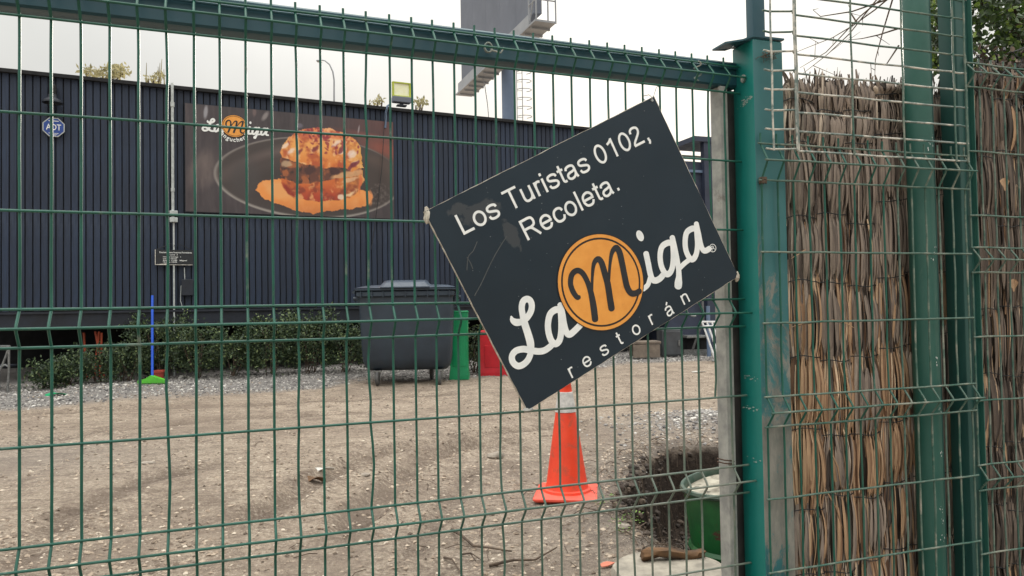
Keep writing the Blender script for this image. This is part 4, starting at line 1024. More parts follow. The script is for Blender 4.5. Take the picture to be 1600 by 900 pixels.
# depth from the far-left vertical edge seen at x = 1153
best = min(np.arange(.03, .2, .001), key=lambda dd: abs(PANEL.sz(1153.5, 480, -.012 - dd)[0] - fl_))
post = thing('gate_post', 'thick square green gate post with flat cap and scuffed paint', 'post', PANEL.P((fl_ + fr_) / 2, .0, -.012 - best / 2))
PD = float(best)
def post_front():
    m, nt, p = new_mat('weathered_post_paint')
    col = mixc(nt, ramp(nt, noise_n(nt, 3, 5), [(.35, 0.0), (.65, 1.0)]), S(40, 96, 100), S(58, 110, 112))
    t = nt.nodes.new('ShaderNodeTexCoord'); sx_ = nt.nodes.new('ShaderNodeSeparateXYZ'); nt.links.new(t.outputs['Object'], sx_.inputs[0])
    # paint worn off more towards the bottom, where the reeds and hands rub
    hgt = ramp(nt, sx_.outputs[2], [(0, .16), (1, .0)]); n = nt.nodes['Color Ramp']
    mr = nt.nodes.new('ShaderNodeMapRange'); nt.links.new(sx_.outputs[2], mr.inputs[0]); mr.inputs[1].default_value = .6; mr.inputs[2].default_value = 1.6; mr.inputs[3].default_value = .15; mr.inputs[4].default_value = -.06
    ad = nt.nodes.new('ShaderNodeMath'); ad.operation = 'ADD'; nt.links.new(noise_n(nt, 6, 9, .75, (1, 1, .45), .5), ad.inputs[0]); nt.links.new(mr.outputs[0], ad.inputs[1])
    wf = ramp(nt, ad.outputs[0], [(.55, 0.0), (.60, 1.0)])
    bare = mixc(nt, ramp(nt, noise_n(nt, 22, 6, .7, (1, 1, .3)), [(.4, 0.0), (.6, 1.0)]), S(132, 130, 122), S(104, 108, 102))
    nt.links.new(mixc(nt, wf, col, bare), p.inputs['Base Color']); nt.links.new(ramp(nt, wf, [(0, .5), (1, .85)]), p.inputs['Roughness'])
    nt.links.new(bumpn(nt, wf, .5, .0008), p.inputs['Normal']); return m
M_post_front = post_front()
mb = MB(); c = PANEL.P((fl_ + fr_) / 2, (zp - .4) / 2, -.012 - PD / 2)
mb.box(c, PW, PD, zp + .4, AXP, bev=.004)
pm = link('square_tube', mb, [M_post, M_post_front], post)
for pf in pm.data.polygons:
    if pf.normal.dot(PANEL.n) > .8: pf.material_index = 1
mb = MB(); e_ = .004; zc = zp + .0025
lf = fl_ - .075
P_ = [PANEL.P(lf, zc - .018, -.035), PANEL.P(lf, zc - .018, -.012 - PD + .01), PANEL.P(lf + .05, zc - .01, -.012 - PD), PANEL.P(fl_, zc, -.012 - PD - e_), PANEL.P(fr_ + e_, zc, -.012 - PD - e_), PANEL.P(fr_ + e_, zc, -.012 + e_), PANEL.P(fl_, zc, -.012 + e_), PANEL.P(lf + .05, zc - .01, -.02)]
mb.prism(P_, (0, 0, .005)); link('cap_plate', mb, M_beam, post, smooth=False)
mb = MB(); es0 = PANEL.sz(1178, 30, -.03)[0]; es1 = PANEL.sz(1197, 30, -.03)[0]
mb.box(PANEL.P((es0 + es1) / 2, zc + .30, -.03 - (es1 - es0) / 2), es1 - es0, (es1 - es0) * .8, .58, AXP, bev=.003); link('upper_tube', mb, M_beam, post)
q = PANEL.sz(1166, 122, -.06)
# lock lug weld on the left face
mb = MB().lathe(PANEL.P(fl_ - .0005, PANEL.sz(1162, 122, -.05)[1], -.012 - PD * .45), [(.012, 0), (.012, .003), (.007, .004), (.006, .0015), (0, .0015)], 14, (PANEL.n, UPZ, -PANEL.d)); link('weld_ring', mb, M_wire_scr, post)
mb = MB()
for (x0, y0, n_, sp) in ((1158, 160, 26, 10), (1172, 155, 14, 9), (1168, 592, 10, 12), (1164, 640, 14, 8), (1163, 720, 8, 6)):
    for _ in range(n_):
        dd = random.uniform(.1, .9) * PD * .98; zz = PANEL.sz(1160, y0 + random.gauss(0, 2.2), -.05)[1]; r = random.uniform(.0008, .003)
        if y0 < 200: dd = (.15 + (1178 - x0) / 40 * .6 + random.gauss(0, .1)) * PD
        dd = max(.006, min(PD - .006, dd)); cpt = PANEL.P(fl_ - .0007, zz, -.012 - dd)
        mb.add([cpt + PANEL.n * r * 1.8 * math.cos(a) + UPZ * r * .8 * math.sin(a) for a in (0, 1.1, 2.3, 3.4, 4.6)], [(4, 3, 2, 1, 0)])
link('bare_paint_chips', mb, mat('bare_metal_chip', S(170, 186, 178), S(130, 146, 140), 50, .6, bump=0), post, smooth=False, kind='stuff')
nest = dent(0, 0, (.001, .001), 1); mb = MB(); c = PANEL.hit(1199, 88, -.006)
for _ in range(60):
    a = random.uniform(0, 6.28); q = c + PANEL.d * random.gauss(0, .014) + UPZ * random.gauss(0, .006) + PANEL.n * random.uniform(0, .008)
    mb.tube([q, q + Vector((random.gauss(0, .008), random.gauss(0, .004), random.gauss(0, .005)))], .0008, 4)
tag(link('cobweb_clump', mb, M_twig, loc=c), 'brown clump of old web and fluff near the gate post cap', 'debris')

# ---------------------------------------------------------------- right fence panel (lower), wires
def z_of(pl, x, y, off=0): return pl.sz(x, y, off)[1]
def panel_rows(pl, x, ys_): return [(z_of(pl, x, y), b) for y, b in ys_]
rowsR = panel_rows(PANEL, 1200, [(225, 0), (257, 1), (282, 0), (394, 0), (505, 0), (620, 0), (643, 1), (667, 0), (780, 0), (895, 0), (1005, 0), (1028, 1), (1050, 0)])
rowsR[1] = ((rowsR[0][0] + rowsR[2][0]) / 2, 1)
pR = thing('mesh_fence_panel', 'lower green mesh fence panel in front of the thick reed screen', 'fence', PANEL.P(.35, .02))
wx = [1192.5, 1219, 1245, 1268, 1292, 1315, 1338, 1361, 1385, 1407, 1428.5, 1450, 1469, 1492, 1511]
sR0, sR1 = PANEL.sz(wx[0], 394)[0], PANEL.sz(wx[-1], 394)[0]
for i in range(15):
    s = sR0 + (sR1 - sR0) * i / 14
    link('vertical_wire', vwire(PANEL, s, rowsR, .03, i * 2.3 + 50, .0014), M_wire if i < 9 else M_wire_old, pR)
for i, (z, b) in enumerate(rowsR):
    ext = .012; pts = [PANEL.P(sR0 - ext + (sR1 - sR0 + 2 * ext) * j / 30, z + .0015 * noise.noise((j * .3, z * 5, 2)), (BUL + .0048 if b else .0052)) for j in range(31)]
    link('horizontal_wire', MB().tube(pts, RW, 8), M_wire_old, pR)
mb = MB(); c = PANEL.hit(1192, 282, .0)
for k in range(5): mb.tube([c + PANEL.d * .009 * math.cos(a + k) + PANEL.n * .011 * math.sin(a + k) + UPZ * (k - 2) * .0035 for a in np.linspace(0, 5.8, 12)], .0022, 6)
link('knotted_tie', mb, M_twig, pR)

# upper panel: the same mesh turned on its side
pU = thing('sideways_mesh_panel', 'upper mesh panel turned sideways above the lower fence panel', 'fence', PANEL.P(.35, rowsR[0][0], .01))
UO = .016
hz = [PANEL.sz(1200, y, UO)[1] for y in (-44, -13, 18, 50, 80, 110, 140, 172, 202, 233)]
vx = [(1205, 0), (1233, 1), (1244, 0), (1330, 0), (1409, 0), (1489, 0), (1507, 0)]
vsx = [(PANEL.sz(x, 150, UO)[0], b) for x, b in vx]
for zi, z in enumerate(hz):
    pts = [PANEL.P(vsx[0][0] - .022, z + .002, UO)]
    for i, (s, b) in enumerate(vsx):
        if b: pts += [PANEL.P(s - .006, z, UO + BUL * .6), PANEL.P(s, z, UO + BUL * .75), PANEL.P(s + .006, z, UO + BUL * .5)]
        else:
            if i >= 3: pts.append(PANEL.P((s + vsx[i - 1][0]) / 2, z + random.uniform(-.002, .002), UO))
            pts.append(PANEL.P(s, z + random.uniform(-.001, .001), UO))
    pts.append(PANEL.P(vsx[-1][0] + .01, z, UO))
    link('horizontal_wire', MB().tube(pts, RW, 8), M_wire_scr if zi > 3 else M_wire_old, pU)
for s, b in vsx:
    off = UO + (BUL * .75 if b else 0) + .0052
    pts = [PANEL.P(s + .001 * math.sin(j), hz[0] + .02 + (hz[-1] - .004 - hz[0] - .02) * j / 14, off) for j in range(15)]
    link('vertical_wire', MB().tube(pts, RW, 8), M_wire_scr if b or s < .3 else M_wire_old, pU)

# two more posts standing behind the mesh
a0 = PANEL.sz(1420, 480, -.06)[0]; a1 = PANEL.sz(1468, 480, -.06)[0]; rr_ = (a1 - a0) / 2 * .62
M_post2 = mat('dusty_green_post_paint', S(28, 82, 72), S(54, 98, 88), 4, .45, bump=.15, bdist=.001, wear=S(104, 128, 114), wthr=(.60, .72), wscale=7, stretch=(1, 1, .4))
M_post3 = mat('dark_green_post_paint', S(18, 64, 60), S(34, 78, 72), 4, .5, bump=.15, bdist=.001, wear=S(84, 104, 94), wthr=(.64, .76), wscale=7, stretch=(1, 1, .4))  # darker green than the round post
pc2 = PANEL.P((a0 + a1) / 2, 0, -.06)
t = thing('round_fence_post', 'stout round green fence post left of the square post', 'post', pc2)
link('tube', MB().tube([pc2 + UPZ * -.3, pc2 + UPZ * 1.2, pc2 + UPZ * 2.9], rr_, 28), M_post2, t)
link('seam', MB().tube([pc2 + PANEL.d * rr_ * .62 + PANEL.n * rr_ * .80 + UPZ * -.3, pc2 + PANEL.d * rr_ * .62 + PANEL.n * rr_ * .80 + UPZ * 2.9], .0025, 6), M_post3, t)
b0_ = PANEL.sz(1482, 480, -.06)[0]; b1_ = PANEL.sz(1522, 480, -.06)[0]
pc3 = PANEL.P((b0_ + b1_) / 2, 0, -.06); sw = (b1_ - b0_) * .56
t = thing('square_fence_post', 'darker square green fence post with a bolted angle strip', 'post', pc3)
rotv = math.radians(26); AX3 = (Vector((math.cos(rotv), math.sin(rotv), 0)), Vector((-math.sin(rotv), math.cos(rotv), 0)), UPZ)
link('square_tube', MB().box(pc3 + UPZ * 1.25, sw, sw, 3.1, AX3, bev=.004), M_post3, t)
link('angle_strip', MB().box(pc3 + AX3[0] * (sw * .62) - AX3[1] * (sw * .35) + UPZ * 1.1, sw * .22, .004, 2.9, AX3).box(pc3 + AX3[0] * (sw * .515) - AX3[1] * (sw * .55) + UPZ * 1.1, .004, sw * .3, 2.9, AX3), M_post2, t, smooth=False)
link('tie_wire', MB().tube([pc3 - AX3[1] * sw * .56 + AX3[0] * .02 * math.cos(a) + UPZ * (z_of(PANEL, 1490, 6, -.06) + .008 * math.sin(a) + a * .0015) for a in np.linspace(0, 14, 40)], .0018, 6), M_galv, t)

mb = MB(); cpos = [(1442, 226), (1447, 224), (1437, 229), (1444, 395), (1441, 402), (1447, 560), (1452, 640), (1455, 700), (1456, 745), (1453, 790), (1456, 805), (1458, 835), (1465, 760)]
for (x, y) in cpos:
    for _ in range(4):
        q = PANEL.hit(x + random.gauss(0, 2.2), y + random.gauss(0, 5), -.06); u = (q - pc2).dot(PANEL.d); u = max(-rr_ * .75, min(rr_ * .75, u)); dep_ = math.sqrt(rr_ * rr_ - u * u) + .0007
        c = pc2 + PANEL.d * u + PANEL.n * dep_ + UPZ * q.z; tx_ = (PANEL.d * dep_ - PANEL.n * u).normalized(); r = random.uniform(.0007, .0026)
        mb.add([c + tx_ * r * .7 * math.cos(a) + UPZ * r * 1.6 * math.sin(a) for a in (0, 1.2, 2.4, 3.7, 5.0)], [(0, 1, 2, 3, 4)])
rp_ = [o for o in bpy.data.objects if o.name == 'round_fence_post'][0]
link('paint_spatter', mb, M_vinyl_w, rp_, smooth=False, kind='stuff')
# far-right mesh panel
_q = at(1518, 426, 2.36); P3 = Plane((_q.x, _q.y, 0), math.radians(18.5))
p3 = thing('mesh_fence_panel', 'narrow mesh fence panel at the right edge beyond both posts', 'fence', P3.P(.15, .02))
rows3 = panel_rows(P3, 1518, [(100, 0), (119, 1), (137, 0), (237, 0), (337, 0), (387, 0), (406, 1), (426, 0), (527, 0), (627, 0), (728, 0), (748, 1), (768, 0), (868, 0), (968, 0)])
rows3[1] = ((rows3[0][0] + rows3[2][0]) / 2, 1); rows3[6] = ((rows3[5][0] + rows3[7][0]) / 2, 1); rows3[11] = ((rows3[10][0] + rows3[12][0]) / 2, 1)
for i in range(23):
    link('vertical_wire', vwire(P3, .004 + i * .0544, rows3, .02, i * 1.9 + 90, .0014), M_wire_old, p3)
for (z, b) in rows3:
    link('horizontal_wire', MB().tube([P3.P(-.006 + 1.22 * j / 30, z + .0012 * math.sin(j), (BUL + .0048 if b else .0052)) for j in range(31)], RW, 8), M_wire_old, p3)

# ---------------------------------------------------------------- reed screens
def blade(mb, p, L, w, lean, dirx, nrm, bow, twist, seg=4, sway=0.0):
    """folded reed leaf standing up from p"""
    vs = []
    for i in range(seg + 1):
        t = i / seg; c = p + UPZ * (L * t) + dirx * (lean * t + sway * math.sin(math.pi * t)) + nrm * (bow * math.sin(math.pi * t))
        ww = w * (.45 + .55 * math.sin(math.pi * min(1, .2 + t * .78)) ** .6) * .5
        a = twist * (t - .5) + twist * .3; ex = dirx * math.cos(a) + nrm * math.sin(a)
        vs += [c - ex * ww, c + nrm * ww * .35, c + ex * ww]
    fs = []
    for i in range(seg):
        k = 3 * i; fs += [(k, k + 1, k + 4, k + 3), (k + 1, k + 2, k + 5, k + 4)]
    mb.add(vs, fs)
def reed_screen(label, pl, off, s0, s1, zt, zb, ncol, tie_z, tan_fn, matl, nreed, nblade, jag=.02):
    t = thing('reed_screen', label, 'screen', pl.P((s0 + s1) / 2, zb, off))
    w = (s1 - s0) / ncol
    link('backing_mat', MB().box(pl.P((s0 + s1) / 2, (zt + zb) / 2 - .03, off - .055), s1 - s0, .012, zt - zb - .05, (pl.d, -pl.n, UPZ)), M_reed_core, t, smooth=False)
    for c in range(ncol):
        tz = [z + (.0 if c < ncol * .45 else .035) + random.uniform(-.022, .022) + (.03 * math.sin(c * 1.7) if c > ncol * .5 else 0) for z in tie_z]
        lv = [zt + random.uniform(-jag, jag)] + tz + [zb]
        for k in range(len(lv) - 1):
            zhi, zlo = lv[k], lv[k + 1]; L = zhi - zlo
            if L < .03: continue
            sc_ = s0 + w * (c + .5); tan = tan_fn(c / ncol, (zhi + zlo) / 2); tan = float(tan)
            mb = MB()
            for (zz0, zz1, r0, r1) in ((zlo, zlo + L * .5, .36, .5), (zlo + L * .5, zhi, .5, .34)):
                vs = []
                for (z, r) in ((zz0, r0), (zz1, r1)):
                    for a in range(10):
                        an = 2 * math.pi * a / 10; vs.append(pl.P(sc_ + w * r * math.cos(an), z, off - .02 + .026 * r / .5 * math.sin(an)))
                mb.add(vs, [(a, (a + 1) % 10, 10 + (a + 1) % 10, 10 + a) for a in range(10)])
            bun = link('reed_bundle', mb, M_reed_core, t)
            mb = MB(); hue = random.random(); pin = random.uniform(.09, .24)
            def lay(mb, u, dep, L0, z0, wd, m_, tipw):
                """one flat reed leaf: pinched in at the ties, swelling between them"""
                seg = 6; vs = []; ph = random.gauss(0, .002); tw_ = random.gauss(0, .7); lean_ = random.gauss(0, .009) 
                for i in range(seg + 1):
                    t = i / seg; z = z0 + L0 * t; tt = max(0.0, min(1.0, (z - zlo) / L)); bl_ = math.sin(math.pi * tt) ** .7
                    uu = u * (1 - pin + pin * 1.25 * bl_); dd = dep * (1 - pin * 1.6 + pin * 2.0 * bl_)
                    cpt = pl.P(sc_ + uu * w + ph * math.sin(3.1 * t) + lean_ * (t - .5), z, off - .02 + dd)
                    ww = wd * .5 * (1 if 0 < i < seg else tipw) * (.75 + .25 * bl_); an = tw_ * (t - .3) + u * -.9 + ph * 60; ex = pl.d * math.cos(an) + pl.n * math.sin(an); nn_ = pl.n * math.cos(an) - pl.d * math.sin(an)
                    vs += [cpt - ex * ww, cpt + nn_ * ww * .38, cpt + ex * ww]
                fs = []
                for i in range(seg):
                    q_ = 3 * i; fs += [(q_, q_ + 1, q_ + 4, q_ + 3), (q_ + 1, q_ + 2, q_ + 5, q_ + 4)]
                mb.add(vs, fs, m_)
            for _ in range(nreed):
                u = random.uniform(-.6, .6); depth = .034 * math.sqrt(max(0.05, 1 - (u * 1.6) ** 2)) * random.uniform(.5, 1.05)
                full = random.random() < .6
                LL = L * (random.uniform(1.0, 1.4) if full else random.uniform(.45, .95)); z0 = zlo + random.uniform(-.03, .0) + (0 if full else random.uniform(0, L * .45))
                if k == 0: LL = L * random.uniform(.84, 1.08)
                lay(mb, u, depth, LL, z0, random.choice((random.uniform(.003, .006), random.uniform(.005, .010), random.uniform(.008, .016))), 1 if random.random() < tan * (.6 + .8 * hue) else 0, .75 if full else .15)
            link('reed_stalks', mb, [matl, M_reed_tan], bun, kind='stuff')
            for _ in range(nblade):
                mb = MB(); u = random.uniform(-.45, .45)
                lay(mb, u, .040 * math.sqrt(1 - (u * 1.6) ** 2), L * random.uniform(.7, 1.05), zlo + random.uniform(-.01, L * .2), random.uniform(.012, .019), 0, .25)
                link('reed_blade', mb, M_reed_tan if random.random() < tan * (.6 + .8 * hue) else matl, bun)
        for k, z in enumerate(tz):
            pts = [pl.P(s0 + w * c + w * q_ / 6, z + .004 * math.sin(q_ + c) - (.004 if q_ in (0, 6) else 0), off + (-.006, .010, .016, .019, .016, .010, -.006)[q_]) for q_ in range(7)]
            link('tie_wire', MB().tube(pts, .0016, 5), M_cable, t)
    return t
RO = -.135
rs0, rs1 = PANEL.sz(1232, 400, RO)[0], PANEL.sz(1496, 400, RO)[0]
tz1 = [PANEL.sz(1260, y, RO)[1] for y in (162, 226, 337, 448, 564, 677, 785, 892, 1000)]
ztop = PANEL.sz(1300, 128, RO)[1]
def tan_a(u, z):
    y = z - HC; t = max(0, min(1, (.25 - y) / .45))
    return t * (.85 if u < .55 else .3) * (1.0 if -.62 < y < -.1 else .7)
reed_screen('tall weathered reed screen between the gate post and round post', PANEL, RO, rs0, rs1, ztop, .18, 6, tz1, tan_a, M_reed, 50, 5)
mb = MB()
for _ in range(260):
    s = random.uniform(rs0, rs1); blade(mb, PANEL.P(s, ztop - random.uniform(.03, .08), RO + random.uniform(-.03, .01)), random.uniform(.03, .09), random.uniform(.004, .012), random.gauss(0, .02), PANEL.d, PANEL.n, random.uniform(-.01, .01), random.gauss(0, 1.2), 3)
tag(link('broken_reed_tips', mb, M_reed_dark, loc=PANEL.P(rs0, ztop, RO), kind='stuff'), 'ragged broken reed tips along the top of the screen', 'reeds')
R3O = -.11
r30 = P3.sz(1500, 400, R3O)[0]; r31 = r30 + 1.25
tz3 = [P3.sz(1560, y, R3O)[1] for y in (150, 242, 345, 478, 585, 690, 790, 880, 980)]
reed_screen('darker reed screen at the right edge beyond the posts', P3, R3O, r30, r31, P3.sz(1560, 112, R3O)[1], .18, 14, tz3, lambda u, z: .12, M_reed_dark, 44, 2)
for (x, y, l_) in ((1570, 288, 'pale dry leaf caught on the dark reeds, upper one'), (1584, 446, 'pale dry leaf caught on the dark reeds, lower one')):
    c = P3.hit(x, y, -.05); mb = MB(); vs = [c + P3.d * .016 * math.cos(a) * (1 + .3 * math.sin(3 * a)) + UPZ * .022 * math.sin(a) + P3.n * .004 * math.sin(2 * a) for a in np.linspace(0, 6.28, 13)[:-1]]
    mb.prism(vs, P3.n * -.001); tag(link('dry_leaf', mb, M_reed_tan, loc=c, smooth=False), l_, 'leaf')
# twisted straws poking out
mb = MB()
for (x, y, dx, dy) in ((1290, 765, 26, 60), (1296, 700, 18, 60), (1258, 390, -22, 14), (1300, 500, 34, 12), (1268, 505, -30, 6), (1345, 610, 20, 50)):
    a, b = PANEL.hit(x, y, RO + .05), PANEL.hit(x + dx, y + dy, RO + .045); mb.tube([a, (a + b) / 2 + PANEL.n * .01 + UPZ * .004, b], [.0022, .003, .001], 5)
tag(link('loose_straws', mb, M_reed_tan, loc=PANEL.hit(1290, 700, RO), kind='stuff'), 'loose pale straws poking out of the reed screen', 'reeds')

# ---------------------------------------------------------------- tree and twigs at upper right
def leaf_geo(mb, c, t, n, l, w, cup=.2):
    s_ = t.cross(n).normalized()
    mb.add([c, c + t * l * .35 + s_ * w * .5 + n * cup * w, c + t * l * .75 + s_ * w * .36 + n * cup * w * .6, c + t * l, c + t * l * .75 - s_ * w * .36 + n * cup * w * .6, c + t * l * .35 - s_ * w * .5 + n * cup * w, c + t * l * .5],
           [(0, 6, 1), (1, 6, 2), (2, 6, 3), (3, 6, 4), (4, 6, 5), (5, 6, 0)])
def rv(): return Vector((random.gauss(0, 1), random.gauss(0, 1), random.gauss(0, 1))).normalized()
tb_ = at(1640, 480, 3.1); tree = thing('leafy_tree', 'leafy green tree leaning over the reed screen at upper right', 'tree', (tb_.x, tb_.y, .05))
mb = MB(); mb.tube([(tb_.x, tb_.y, -.1), at(1640, 500, 3.1), at(1625, 250, 3.05), at(1600, 90, 3.0), at(1575, -20, 2.95), at(1560, -160, 2.9)], [.06, .05, .04, .03, .022, .012], 10); link('trunk', mb, M_twig, tree)
mb = MB(); anchors = []
for br in ([(1600, 90), (1580, 40), (1545, 0), (1500, -40)], [(1612, 150), (1590, 110), (1555, 95), (1530, 70)], [(1575, -20), (1530, -10), (1480, 20), (1452, 60)], [(1600, 60), (1560, 50), (1535, 10), (1530, -30)], [(1625, 250), (1600, 190), (1590, 140), (1560, 130)], [(1600, 90), (1640, 40), (1660, -20)], [(1560, -100), (1500, -60), (1455, -20)]):
    P_ = [at(x, y, 2.95 + random.uniform(-.12, .12)) for x, y in br]; mb.tube(P_, [.009, .007, .004, .002][:len(P_)], 6); anchors += P_[1:]
    for a, b in zip(P_, P_[1:]): anchors.append((a + b) / 2)
link('branch', mb, M_twig, tree)
cen = [(1462, 8), (1460, 42), (1453, 70), (1462, 95), (1498, -20), (1530, 0), (1540, 20), (1572, 12), (1590, 32), (1602, 60), (1560, 60), (1575, 72), (1590, 90), (1602, 110), (1580, 125), (1596, 135), (1610, 20), (1545, -20), (1440, -30), (1600, -10), (1620, 80), (1556, 98), (1535, 88), (1560, 120), (1590, 150), (1575, 105), (1548, 6), (1566, 40), (1580, 50), (1592, 8), (1596, 72), (1500, 12), (1556, 110), (1612, 100), (1456, 25), (1459, 58), (1460, 15), (1464, 80), (1458, 100), (1525, 60), (1528, 30), (1532, 110)]
def rleaf():
    x, y = random.choice(cen); c = at(x + random.gauss(0, 11), y + random.gauss(0, 10), 2.95 + random.gauss(0, .1)); t = rv(); n = rv(); n = (n - t * n.dot(t)).normalized(); return c, t, n
mb = MB()
for _ in range(3000):
    c, t, n = rleaf(); leaf_geo(mb, c, t, n, random.uniform(.016, .034), random.uniform(.012, .022))
link('foliage', mb, M_leaf_tree, tree, smooth=False, kind='stuff')
for _ in range(110):
    c, t, n = rleaf(); mb = MB(); leaf_geo(mb, c, t, n, random.uniform(.034, .05), random.uniform(.026, .036)); link('leaf', mb, M_leaf_tree, tree, smooth=False)
# tangled vine on top of the right reeds
mb = MB(); c0 = P3.hit(1560, 115, R3O)
for _ in range(90):
    a = P3.hit(random.uniform(1520, 1640), random.uniform(78, 175), R3O + random.uniform(-.05, .02)); b = a + P3.d * random.gauss(0, .05) + UPZ * random.gauss(0, .03) + P3.n * random.gauss(0, .02)
    mb.tube([a, (a + b) / 2 + UPZ * random.gauss(0, .012), b], random.uniform(.0012, .004), 5)
v_ = thing('dry_vine', 'tangled dark dry vine on top of the right reed screen', 'plant', c0); link('stems', mb, M_cable, v_, kind='stuff')
mb = MB()
for _ in range(260):
    c = P3.hit(random.uniform(1528, 1640), random.gauss(108, 14), R3O + random.uniform(-.05, .03)); t = rv(); n = rv(); n = (n - t * n.dot(t)).normalized(); leaf_geo(mb, c, t, n, random.uniform(.012, .03), random.uniform(.008, .018))
link('withered_leaves', mb, M_reed_dark, v_, smooth=False, kind='stuff')
# bare twigs against the sky
tw = thing('bare_twigs', 'thin leafless twigs crossing the sky behind the upper mesh', 'plant', at(1408, 40, 2.6))
for br in ([(1402, -30), (1372, 0), (1330, 55), (1290, 88), (1262, 108)], [(1410, -20), (1375, 8), (1340, 35), (1300, 60), (1245, 78)], [(1380, -4), (1345, 30), (1300, 75), (1250, 105)], [(1412, 36), (1380, 48), (1345, 60), (1326, 62)], [(1400, -20), (1392, 40), (1375, 90), (1360, 125)], [(1408, 70), (1385, 100), (1350, 103)], [(1396, -8), (1330, 20), (1280, 30), (1268, 18)], [(1340, 35), (1334, 14), (1330, 4)]):
    P_ = [at(x, y, 2.6) + Vector((random.gauss(0, .003), random.gauss(0, .02), random.gauss(0, .003))) for x, y in br]
    mb = MB().tube(catm if False else P_, [.0034 - .0026 * i / (len(P_) - 1) for i in range(len(P_))], 5)
    for a, b in zip(P_[1:], P_[2:]):
        q = a.lerp(b, random.random()); mb.tube([q, q + Vector((random.gauss(0, .03), random.gauss(0, .02), random.gauss(0, .03)))], [.0014, .0006], 4)
    link('twig', mb, M_twig, tw)

# ---------------------------------------------------------------- traffic cone
p = on_ground(886, 775); p.z = H(p.x, p.y) + .001; cone = thing('traffic_cone', 'orange traffic cone with a white reflective band on the dirt', 'cone', p)
ca_, sa_ = math.cos(-.14), math.sin(-.14); AXC = (Vector((ca_, sa_, 0)), Vector((-sa_, ca_, 0)), UPZ)
link('base_plate', MB().box(p + UPZ * .02, .37, .37, .034, AXC, bev=.012), M_conebase, cone)
hz_ = .70; R0, R1 = .128, .030; zr = lambda h: R0 + (R1 - R0) * (h - .035) / (hz_ - .035)
prof = [(R0 + .016, .036), (R0 + .012, .05), (R0, .056)] + [(zr(h), h) for h in np.linspace(.08, .50, 8)]
link('lower_body', MB().lathe(p, prof, 40), M_cone, cone)
link('reflective_sleeve', MB().lathe(p, [(zr(.50), .50), (zr(.50) + .003, .502), (zr(.62) + .003, .618), (zr(.62), .62)], 40), M_refl, cone)
link('upper_body', MB().lathe(p, [(zr(.62), .62), (zr(.665), .665), (zr(.67) + .004, .672), (zr(.68) + .004, .682), (zr(.69), .688), (.028, .70), (.024, .70), (.022, .66)], 40), M_cone, cone)

# ---------------------------------------------------------------- leaning steel drum in the pit
Yd = 3.62; c = at(1160, 752, Yd); tilt = math.radians(7)
Zd = Vector((-math.sin(tilt), 0, math.cos(tilt))); Xd = Vector((math.cos(tilt), 0, math.sin(tilt))); Yd_ = Vector((0, 1, 0)); base = c - Zd * .86
drum = thing('steel_drum', 'rusty green steel drum leaning in the pit beside the gate stile', 'drum', base)
AXD = (Xd, Yd_, Zd); r = .285
prof = [(0, .0), (r, .0), (r + .008, .01), (r, .02)] + [(r - .004 * math.sin(h * 9), h) for h in (.1, .2, .27)] + [(r + .014, .285), (r + .014, .295), (r, .31)] + [(r, h) for h in (.4, .5, .55)] + [(r + .014, .57), (r + .014, .58), (r, .595)] + [(r, .7), (r, .82), (r, .845)]
link('body', MB().lathe(base, prof, 48, AXD), M_drum, drum)
link('rim', MB().lathe(base, [(r, .845), (r + .012, .85), (r + .016, .86), (r + .010, .872), (r - .004, .872), (r - .01, .862), (r - .012, .835)], 48, AXD), mat('rim_paint', S(26, 62, 48), S(70, 84, 72), 20, .5, bump=.3), drum)
mb = MB(); vs = []; fs = []
for a in range(6):
    for b in range(24):
        rr = (r - .012) * a / 5; an = 2 * math.pi * b / 24; vs.append(base + Xd * rr * math.cos(an) + Yd_ * rr * math.sin(an) + Zd * (.838 + .014 * noise.noise((rr * 14, an * 2, 3))))
fs = [(a * 24 + b, a * 24 + (b + 1) % 24, (a + 1) * 24 + (b + 1) % 24, (a + 1) * 24 + b) for a in range(5) for b in range(24)]
mb.add(vs, fs); link('lid', mb, mat('cement_crusted_lid', S(178, 172, 156), S(110, 104, 92), 12, .9, bump=.8, bdist=.006, wear=S(70, 64, 56), wthr=(.55, .62), wscale=9), drum)
# concrete disc with a rotten log
c = on_ground(1046, 914); disc = MB(); n_ = 36; vs = []
for (k, h, w_) in ((.9, -.08, 0), (1.0, -.02, 1), (1.0, .035, 1), (.97, .05, 1)):
    for a in range(n_):
        an = 2 * math.pi * a / n_; q = k * .235 * (1 + .05 * noise.noise((math.cos(an) * 2, math.sin(an) * 2, h * 3))); vs.append(c + Vector((q * math.cos(an), q * .95 * math.sin(an), h)))
disc.add(vs, [(i * n_ + a, i * n_ + (a + 1) % n_, (i + 1) * n_ + (a + 1) % n_, (i + 1) * n_ + a) for i in range(3) for a in range(n_)] + [tuple(range(3 * n_, 4 * n_))])
tag(link('concrete_disc', disc, M_conc, loc=c), 'round pale concrete disc lying at the near edge of the pit', 'slab')
c2 = c + Vector((.035, .08, .072)); mb = MB(); pts_ = []; vs = []
for i in range(9):
    t = i / 8; q = c2 + Vector((-.13 + .27 * t, .01 + .03 * t, .01 * math.sin(t * 6)))
    for a in range(10):
        an = 2 * math.pi * a / 10; rr = (.028 - .006 * t) * (1 + .5 * noise.noise((t * 7, math.cos(an) * 1.5, math.sin(an) * 1.5)))
        vs.append(q + Vector((.008 * math.sin(an * 3), rr * math.cos(an), rr * .8 * math.sin(an))))
mb.add(vs, [(i * 10 + a, i * 10 + (a + 1) % 10, (i + 1) * 10 + (a + 1) % 10, (i + 1) * 10 + a) for i in range(8) for a in range(10)] + [tuple(reversed(range(10))), tuple(range(80, 90))])
tag(link('rotten_log', mb, M_bark, loc=c2), 'short rotten piece of wood lying on the concrete disc', 'wood')

